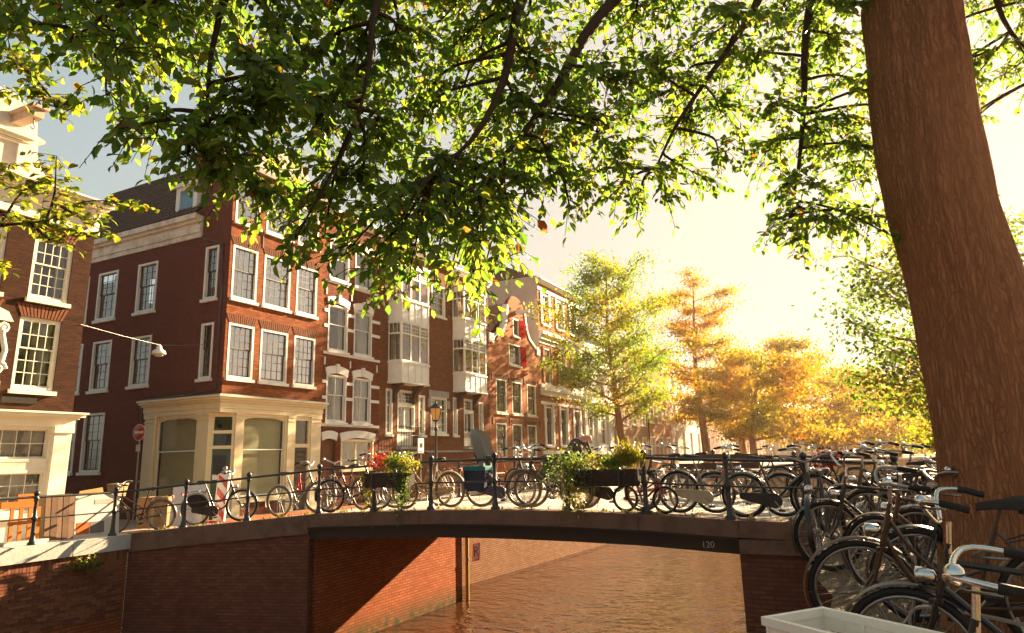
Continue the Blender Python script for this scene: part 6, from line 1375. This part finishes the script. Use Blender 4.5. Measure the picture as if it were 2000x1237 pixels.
for k in range(6): a = R(60 * k); fr.tube([(.135 * math.cos(a), .135 * math.sin(a), 3.06), (.26 * math.cos(a), .26 * math.sin(a), 3.52)], .012, 5)
put('lantern_ribs', fr, sl_, mat=M_iron)
# catenary lamp over the side street
hl_ = empty('hanging_lamp', (-21.55, 15.25, 5.45)); tag(hl_, 'white domed lamp hung on a wire across the side street', 'street lamp')
wa, wb = Vector((-20.75, 12.05, 5.78)), Vector((-22.02, 17.42, 6.02)); o_ = Vector((-21.55, 15.25, 5.45)); lw = Vector((-21.55, 15.25, 5.66))
put('wire', MB().tube([wa - o_, wa.lerp(lw, .5) - o_ + Vector((0, 0, -.02)), lw - o_, lw.lerp(wb, .5) - o_ + Vector((0, 0, -.03)), wb - o_], .007, 5), hl_, mat=M_steel)
put('dome', MB().lathe([(.04, .2), (.08, .16), (.10, .06), (.20, .0), (.235, -.10), (.22, -.115)], 16), hl_, mat=M_white)
put('bulb', MB().ball((0, 0, -.12), .17, 12, 6, (1, 1, .55)), hl_, mat=paint('opal_glass', (.45, .42, .36), .2))
put('hanger', MB().tube([(0, 0, .18), (0, 0, .24)], .02, 6), hl_, mat=M_steel)

# stacked materials along the far quay, left of the bridge
def slab(name, label, cat, x, y, w, h, d, mat, rz=88, tilt=-6, z=None, details=None):
    o = empty(name, (x, y, z if z is not None else .05), rot=(R(tilt), 0, R(rz))); tag(o, label, cat)
    return o
o = slab('slatted_board', 'brown slatted boards leaning upright on the quay behind the railing', 'boards', -15.0, 8.42, 0, 0, 0, None)
for k in range(5): put('plank', MB().box(k * .115, k * .115 + .108, -.02 - .004 * (k % 2), .02, 0, .93 + .012 * (k % 3)), o, mat=paint('brown_plank_%d' % (k % 2), [(.20, .12, .07), (.15, .085, .05)][k % 2], .7, wear=.5, scale=5))
o = slab('white_panel', 'white panel with an orange square leaning beside the brown boards', 'panel', -15.05, 9.05, 0, 0, 0, None)
put('panel', MB().box(0, .95, -.02, .02, 0, .92), o, mat=paint('panel_cream', (.66, .58, .48), .6, wear=.3))
put('orange_square', MB().box(.04, .30, -.025, -.021, .10, .34), o, mat=paint('orange_print', (.50, .12, .02), .6)); put('picture', MB().box(.32, .62, -.025, -.021, .10, .34), o, mat=paint('photo_print', (.20, .16, .13), .6)); put('caption', MB().box(.40, .80, -.025, -.021, .70, .80), o, mat=paint('caption_print', (.38, .34, .28), .6))
o = slab('cardboard_box', 'yellow cardboard box lying open behind the white panel', 'box', -15.8, 8.9, 0, 0, 0, None, tilt=0, z=.02)
put('carton', MB().box(0, 1.15, 0, .5, 0, .92), o, mat=paint('cardboard', (.48, .32, .12), .85, wear=.3)); put('flap', MB().box(.0, .56, -.02, .22, .925, .945), o, mat=paint('cardboard', (.48, .32, .12))); put('flap', MB().prism([(.6, .93), (1.15, .93), (1.12, 1.06), (.62, 1.0)], -.01, .01), o, mat=paint('cardboard', (.48, .32, .12)))
o = slab('plastic_barrier', 'orange plastic barrier frame standing on a pale block', 'barrier', -14.95, 7.55, 0, 0, 0, None, tilt=-2)
M_or = paint('orange_plastic', (.62, .17, .03), .5, wear=.2)
mb = MB()
for k in range(4): mb.box(.18 + k * .16, .24 + k * .16, -.02, .02, .12, .80 - .06 * (k == 3))
put('uprights', mb, o, mat=M_or); put('top_rail', MB().box(.0, .66, -.025, .025, .74, .86).box(.28, .62, -.025, .025, .86, 1.0), o, mat=M_or); put('cross_rail', MB().box(.16, .74, -.022, .022, .42, .48), o, mat=M_or); put('block', MB().box(.06, .86, -.14, .14, 0, .11), o, mat=paint('panel_cream', (.66, .58, .48)))
gb = put('tarpaulin', MB().ball((0, 0, .42), .55, 14, 9, (.55, 1.0, .95)), loc=(-15.35, 7.1, .0)); gb.data.materials.append(paint('dark_tarp', (.05, .025, .03), .6, wear=.3)); tag(gb, 'dark purple covered heap beside the orange barrier', 'tarpaulin')
o = slab('poster_board', 'white poster boards stacked behind the brown bicycle', 'boards', -14.9, 11.15, 0, 0, 0, None, rz=20, z=.12, tilt=-5)
for k in range(3): put('sheet', MB().box(.02 * k, .82 + .02 * k, .05 * k, .05 * k + .03, 0, .95 - .28 * k if k else .95), o, mat=paint('poster_white', (.70, .65, .60), .7, wear=.25))
o = slab('moving_box', 'plain brown cardboard box behind the brown bicycle frame', 'box', -15.7, 10.9, 0, 0, 0, None, rz=20, z=.08, tilt=0)
put('carton', MB().box(0, .75, 0, .45, 0, .72), o, mat=paint('brown_card', (.36, .22, .11), .85, wear=.3)); put('tape', MB().box(.34, .41, -.004, .454, .0, .724), o, mat=paint('tape', (.45, .33, .18), .4))
rg = random.Random(3); mb = MB()
for k in range(60): a = rg.uniform(-14.5, -13.0); f = (a + 10.6) / -3.95; mb.ball((a, 11.55 - 1.28 * f + rg.uniform(0, .35), deck_z(a) + .01), rg.uniform(.015, .045), 6, 4, (1.3, 1, .6))
stuff(put('rubble', mb, mat=paint('rubble_sand', (.42, .32, .20), .9)))
# things seen between the bicycles
bn = empty('bench', (-3.0, 15.6, deck_z(-3))); tag(bn, 'dark wooden bench with its back to the viewer beyond the bicycles', 'bench')
for z in (.42, .62, .80): put('slat', MB().box(-.85, .85, -.02, .02, z, z + .13), bn, mat=paint('dark_bench', (.07, .04, .03), .6, wear=.3))
for y in (.1, .24, .38): put('slat', MB().box(-.85, .85, y - .05, y + .05, .43, .46), bn, mat=paint('dark_bench', (.07, .04, .03)))
for x in (-.7, .7): put('leg', MB().box(x - .04, x + .04, -.02, .45, 0, .43), bn, mat=M_iron)
bk = empty('bucket', (-5.05, 13.2, deck_z(-5))); tag(bk, 'pale metal bucket standing on the bridge deck behind the bicycles', 'bucket')
put('pail', MB().lathe([(.10, 0), (.135, .30), (.142, .31), (.135, .315)], 16), bk, mat=M_steel); put('handle', MB().tube([(.135 * math.cos(R(a)), 0, .30 + .12 * math.sin(R(a))) for a in range(0, 181, 20)], .005, 5), bk, mat=M_steel)
sg = empty('notice_board', (-15.2, 21.9, .02)); tag(sg, 'small white notice plate on a thin post left of the street lamp', 'sign')
put('post', MB().tube([(0, 0, 0), (0, 0, 2.35)], .025, 6), sg, mat=M_steel); put('plate', MB().box(-.02, .02, -.18, .18, 1.75, 2.3), sg, mat=M_white); put('symbol', MB().box(.021, .024, -.10, .10, 1.95, 2.12), sg, mat=M_dark)
bm_ = empty('barrier_trestle', (-13.6, 25.2, .0)); tag(bm_, 'red painted trestle leaning behind the street lamp', 'trestle')
for s in (-1, 1): put('leg', MB().tube([(0, s * .05, 1.75), (.1, s * .85, 0)], .045, 6), bm_, mat=paint('trestle_red', (.33, .06, .04), .6))
put('crossbar', MB().tube([(.04, -.42, .9), (.04, .42, .9)], .035, 6), bm_, mat=paint('trestle_red', (.33, .06, .04)))

# white crate on the front carrier of the nearest bicycle
cr = empty('crate', (-.42, 2.84, .652), rz=R(-37)); tag(cr, 'white slatted plastic crate carried on the front of the nearest bicycle', 'crate')
M_crate = paint('crate_plastic', (.84, .73, .60), .45, wear=.12)
w, dp, h = .54, .30, .245
put('floor', MB().box(.01, w - .01, .01, dp - .01, 0, .012), cr, mat=M_crate)
rim = MB(); rim.box(-.012, w + .012, -.012, .012, h - .03, h); rim.box(-.012, w + .012, dp - .012, dp + .012, h - .03, h); rim.box(-.012, .012, .0125, dp - .0125, h - .03, h - .0005); rim.box(w - .012, w + .012, .0125, dp - .0125, h - .03, h - .0005); put('rim', rim, cr, mat=M_crate)
for k in range(4):
    z = .012 + k * .052; mb = MB()
    mb.box(0, w, 0, .008, z, z + .046); mb.box(0, w, dp - .008, dp, z, z + .046); mb.box(0, .008, .0085, dp - .0085, z, z + .0455); mb.box(w - .008, w, .0085, dp - .0085, z, z + .0455); put('slat', mb, cr, mat=M_crate)
for k in range(7):
    x = lerp(.006, w - .006, k / 6)
    for y0_, y1_ in ((-.004, .0125), (dp - .0125, dp + .004)): put('rib', MB().box(x - .006, x + .006, y0_, y1_, .0, h - .03), cr, mat=M_crate)
# front carrier of the nearest bicycle, under the crate
CT = Matrix.Translation((-.42, 2.84, .652)) @ Matrix.Rotation(R(-37), 4, 'Z')
BT = Matrix.Translation(bC.location) @ bC.rotation_quaternion.to_matrix().to_4x4()
mb = MB(); cn = [CT @ Vector(p) for p in ((.04, .04, -.012), (w - .04, .04, -.012), (w - .04, dp - .04, -.012), (.04, dp - .04, -.012))]
for a, b in zip(cn, cn[1:] + cn[:1]): mb.tube([a, b], .009, 6)
for t in (.33, .66): mb.tube([cn[0].lerp(cn[1], t), cn[3].lerp(cn[2], t)], .007, 6)
hd_ = BT @ Vector((.40, 0, .64)); ax_ = [BT @ Vector((.54, y, .345)) for y in (.06, -.06)]
mb.tube([cn[3].lerp(cn[2], .6), hd_], .010, 6); mb.tube([cn[2], ax_[0]], .008, 6); mb.tube([cn[1].lerp(cn[2], .5), ax_[1]], .008, 6)
o = put('front_carrier', mb, bC, mat=M_iron); o.matrix_local = BT.inverted()
# steel hoop of a cycle stand in the near row
hp = empty('cycle_hoop', (.26, 4.75, .15), rz=R(172)); tag(hp, 'bent flat steel cycle stand hoop before the nearest front wheels', 'cycle stand')
mb = MB(); c = curve([(-.62, 0, .36), (-.3, 0, .42), (.05, 0, .46), (.16, 0, .42), (.17, 0, .30), (.10, 0, .16), (-.02, 0, .06), (-.2, 0, .02)], 6)
for a, b in zip(c, c[1:]):
    d = (b - a).normalized(); n_ = Vector((-d.z, 0, d.x)) * .006; s = Vector((0, .028, 0))
    q = [a - n_ - s, b - n_ - s, b + n_ - s, a + n_ - s]; q2 = [p + 2 * s for p in q]; mb.add(q + q2, [(0, 1, 2, 3), (7, 6, 5, 4), (0, 4, 5, 1), (1, 5, 6, 2), (2, 6, 7, 3), (3, 7, 4, 0)])
put('band', mb, hp, mat=M_steel); put('foot', MB().box(-.72, .1, -.05, .05, 0, .015), hp, mat=M_steel); put('stay', MB().tube([(-.62, 0, .36), (-.66, 0, .0)], .018, 6), hp, mat=M_steel)

# ------------------------------------------------------------------ person bending over behind the planter
def skinned(name, verts, edges, radii, mat, parent, root=0, sub=1):
    me = bpy.data.meshes.new(name); me.from_pydata(verts, edges, []); o = bpy.data.objects.new(name, me); COL.objects.link(o)
    md = o.modifiers.new('skin', 'SKIN'); sv = me.skin_vertices[0].data
    for v, r in zip(sv, radii): v.radius = r if hasattr(r, '__len__') else (r, r); v.use_root = False
    sv[root].use_root = True
    s = o.modifiers.new('sub', 'SUBSURF'); s.levels = s.render_levels = sub
    bpy.context.view_layer.update(); dg = bpy.context.evaluated_depsgraph_get()
    nm = bpy.data.meshes.new_from_object(o.evaluated_get(dg)); nm.materials.clear(); nm.materials.append(mat); nm.polygons.foreach_set('use_smooth', [True] * len(nm.polygons))
    o.modifiers.clear(); o.data = nm; o.parent = parent; return o
pe = empty('person', (-6.75, 16.2, deck_z(-6.7)), rz=R(-8)); tag(pe, 'bald person in a dark jumper bending forward behind the yellow grasses', 'person')
V = [(0, 0, .90), (.10, 0, 1.10), (.24, 0, 1.26), (.38, 0, 1.33), (.46, 0, 1.36), (.57, 0, 1.35), (.66, 0, 1.31),
     (-.01, .10, .86), (.06, .11, .48), (-.02, .12, .08), (.12, .12, .04), (-.01, -.10, .86), (.08, -.11, .48), (0, -.12, .08), (.14, -.12, .04),
     (.38, .19, 1.28), (.46, .24, 1.02), (.60, .20, .84), (.68, .18, .78), (.38, -.19, 1.28), (.48, -.24, 1.02), (.62, -.20, .84), (.70, -.18, .78)]
Ed = [(0, 1), (1, 2), (2, 3), (3, 4), (4, 5), (5, 6), (0, 7), (7, 8), (8, 9), (9, 10), (0, 11), (11, 12), (12, 13), (13, 14), (3, 15), (15, 16), (16, 17), (17, 18), (3, 19), (19, 20), (20, 21), (21, 22)]
rd = [.14, .14, .15, .15, .065, .10, .085, .09, .065, .045, .04, .09, .065, .045, .04, .07, .05, .038, .03, .07, .05, .038, .03]
M_skin = paint('skin', (.46, .22, .15), .55, wear=.1, bump=.05)
body = skinned('body', V, Ed, rd, M_skin, pe)
put('ear', MB().ball((.585, .10, 1.36), .03, 8, 6, (.6, .4, 1)).ball((.585, -.10, 1.36), .03, 8, 6, (.6, .4, 1)), pe, mat=M_skin)
for s in (1, -1):
    hand_p = Vector(V[18 if s > 0 else 22]); hm = MB()
    for k in range(4): b_ = hand_p + Vector((.03, (k - 1.5) * .018, -.02)); hm.tube([b_, b_ + Vector((.03, 0, -.035)), b_ + Vector((.025, 0, -.065 - .006 * (k in (1, 2))))], [.009, .008, .006], 6)
    hm.tube([hand_p + Vector((0, -s * .03, 0)), hand_p + Vector((.03, -s * .055, -.02)), hand_p + Vector((.05, -s * .05, -.05))], [.011, .009, .007], 6); put('fingers', hm, pe, mat=M_skin)
i1 = [0, 1, 2, 3, 15, 16, 17, 19, 20, 21]; mp = {v: i for i, v in enumerate(i1)}
skinned('jumper', [V[i] for i in i1], [(mp[a], mp[b]) for a, b in Ed if a in mp and b in mp], [rd[i] * 1.14 for i in i1], paint('dark_jumper', (.045, .04, .05), .85, wear=.2), pe)
i2 = [0, 7, 8, 9, 11, 12, 13]; mp = {v: i for i, v in enumerate(i2)}
skinned('trousers', [V[i] for i in i2], [(mp[a], mp[b]) for a, b in Ed if a in mp and b in mp], [rd[i] * 1.16 for i in i2], paint('dark_trousers', (.03, .03, .045), .85), pe)
put('collar', MB().tube([(.415 + .0 * math.cos(R(a)), .085 * math.cos(R(a)), 1.35 + .085 * math.sin(R(a))) for a in range(0, 360, 30)], .018, 6, True), pe, mat=M_white)

# ------------------------------------------------------------------ haze in the low sun
def haze():
    m = bpy.data.materials.new('haze'); m.use_nodes = True; nt = m.node_tree; nt.nodes.clear()
    out = _N(nt, 'ShaderNodeOutputMaterial'); v = _N(nt, 'ShaderNodeVolumePrincipled')
    v.inputs['Color'].default_value = (1.0, .74, .48, 1); v.inputs['Density'].default_value = .00028; v.inputs['Anisotropy'].default_value = .6
    nt.links.new(v.outputs[0], out.inputs['Volume'])
    o = put('haze', MB().box(-320, 320, -70, 440, -4.2, 24.0), mat=m); stuff(o)
haze()
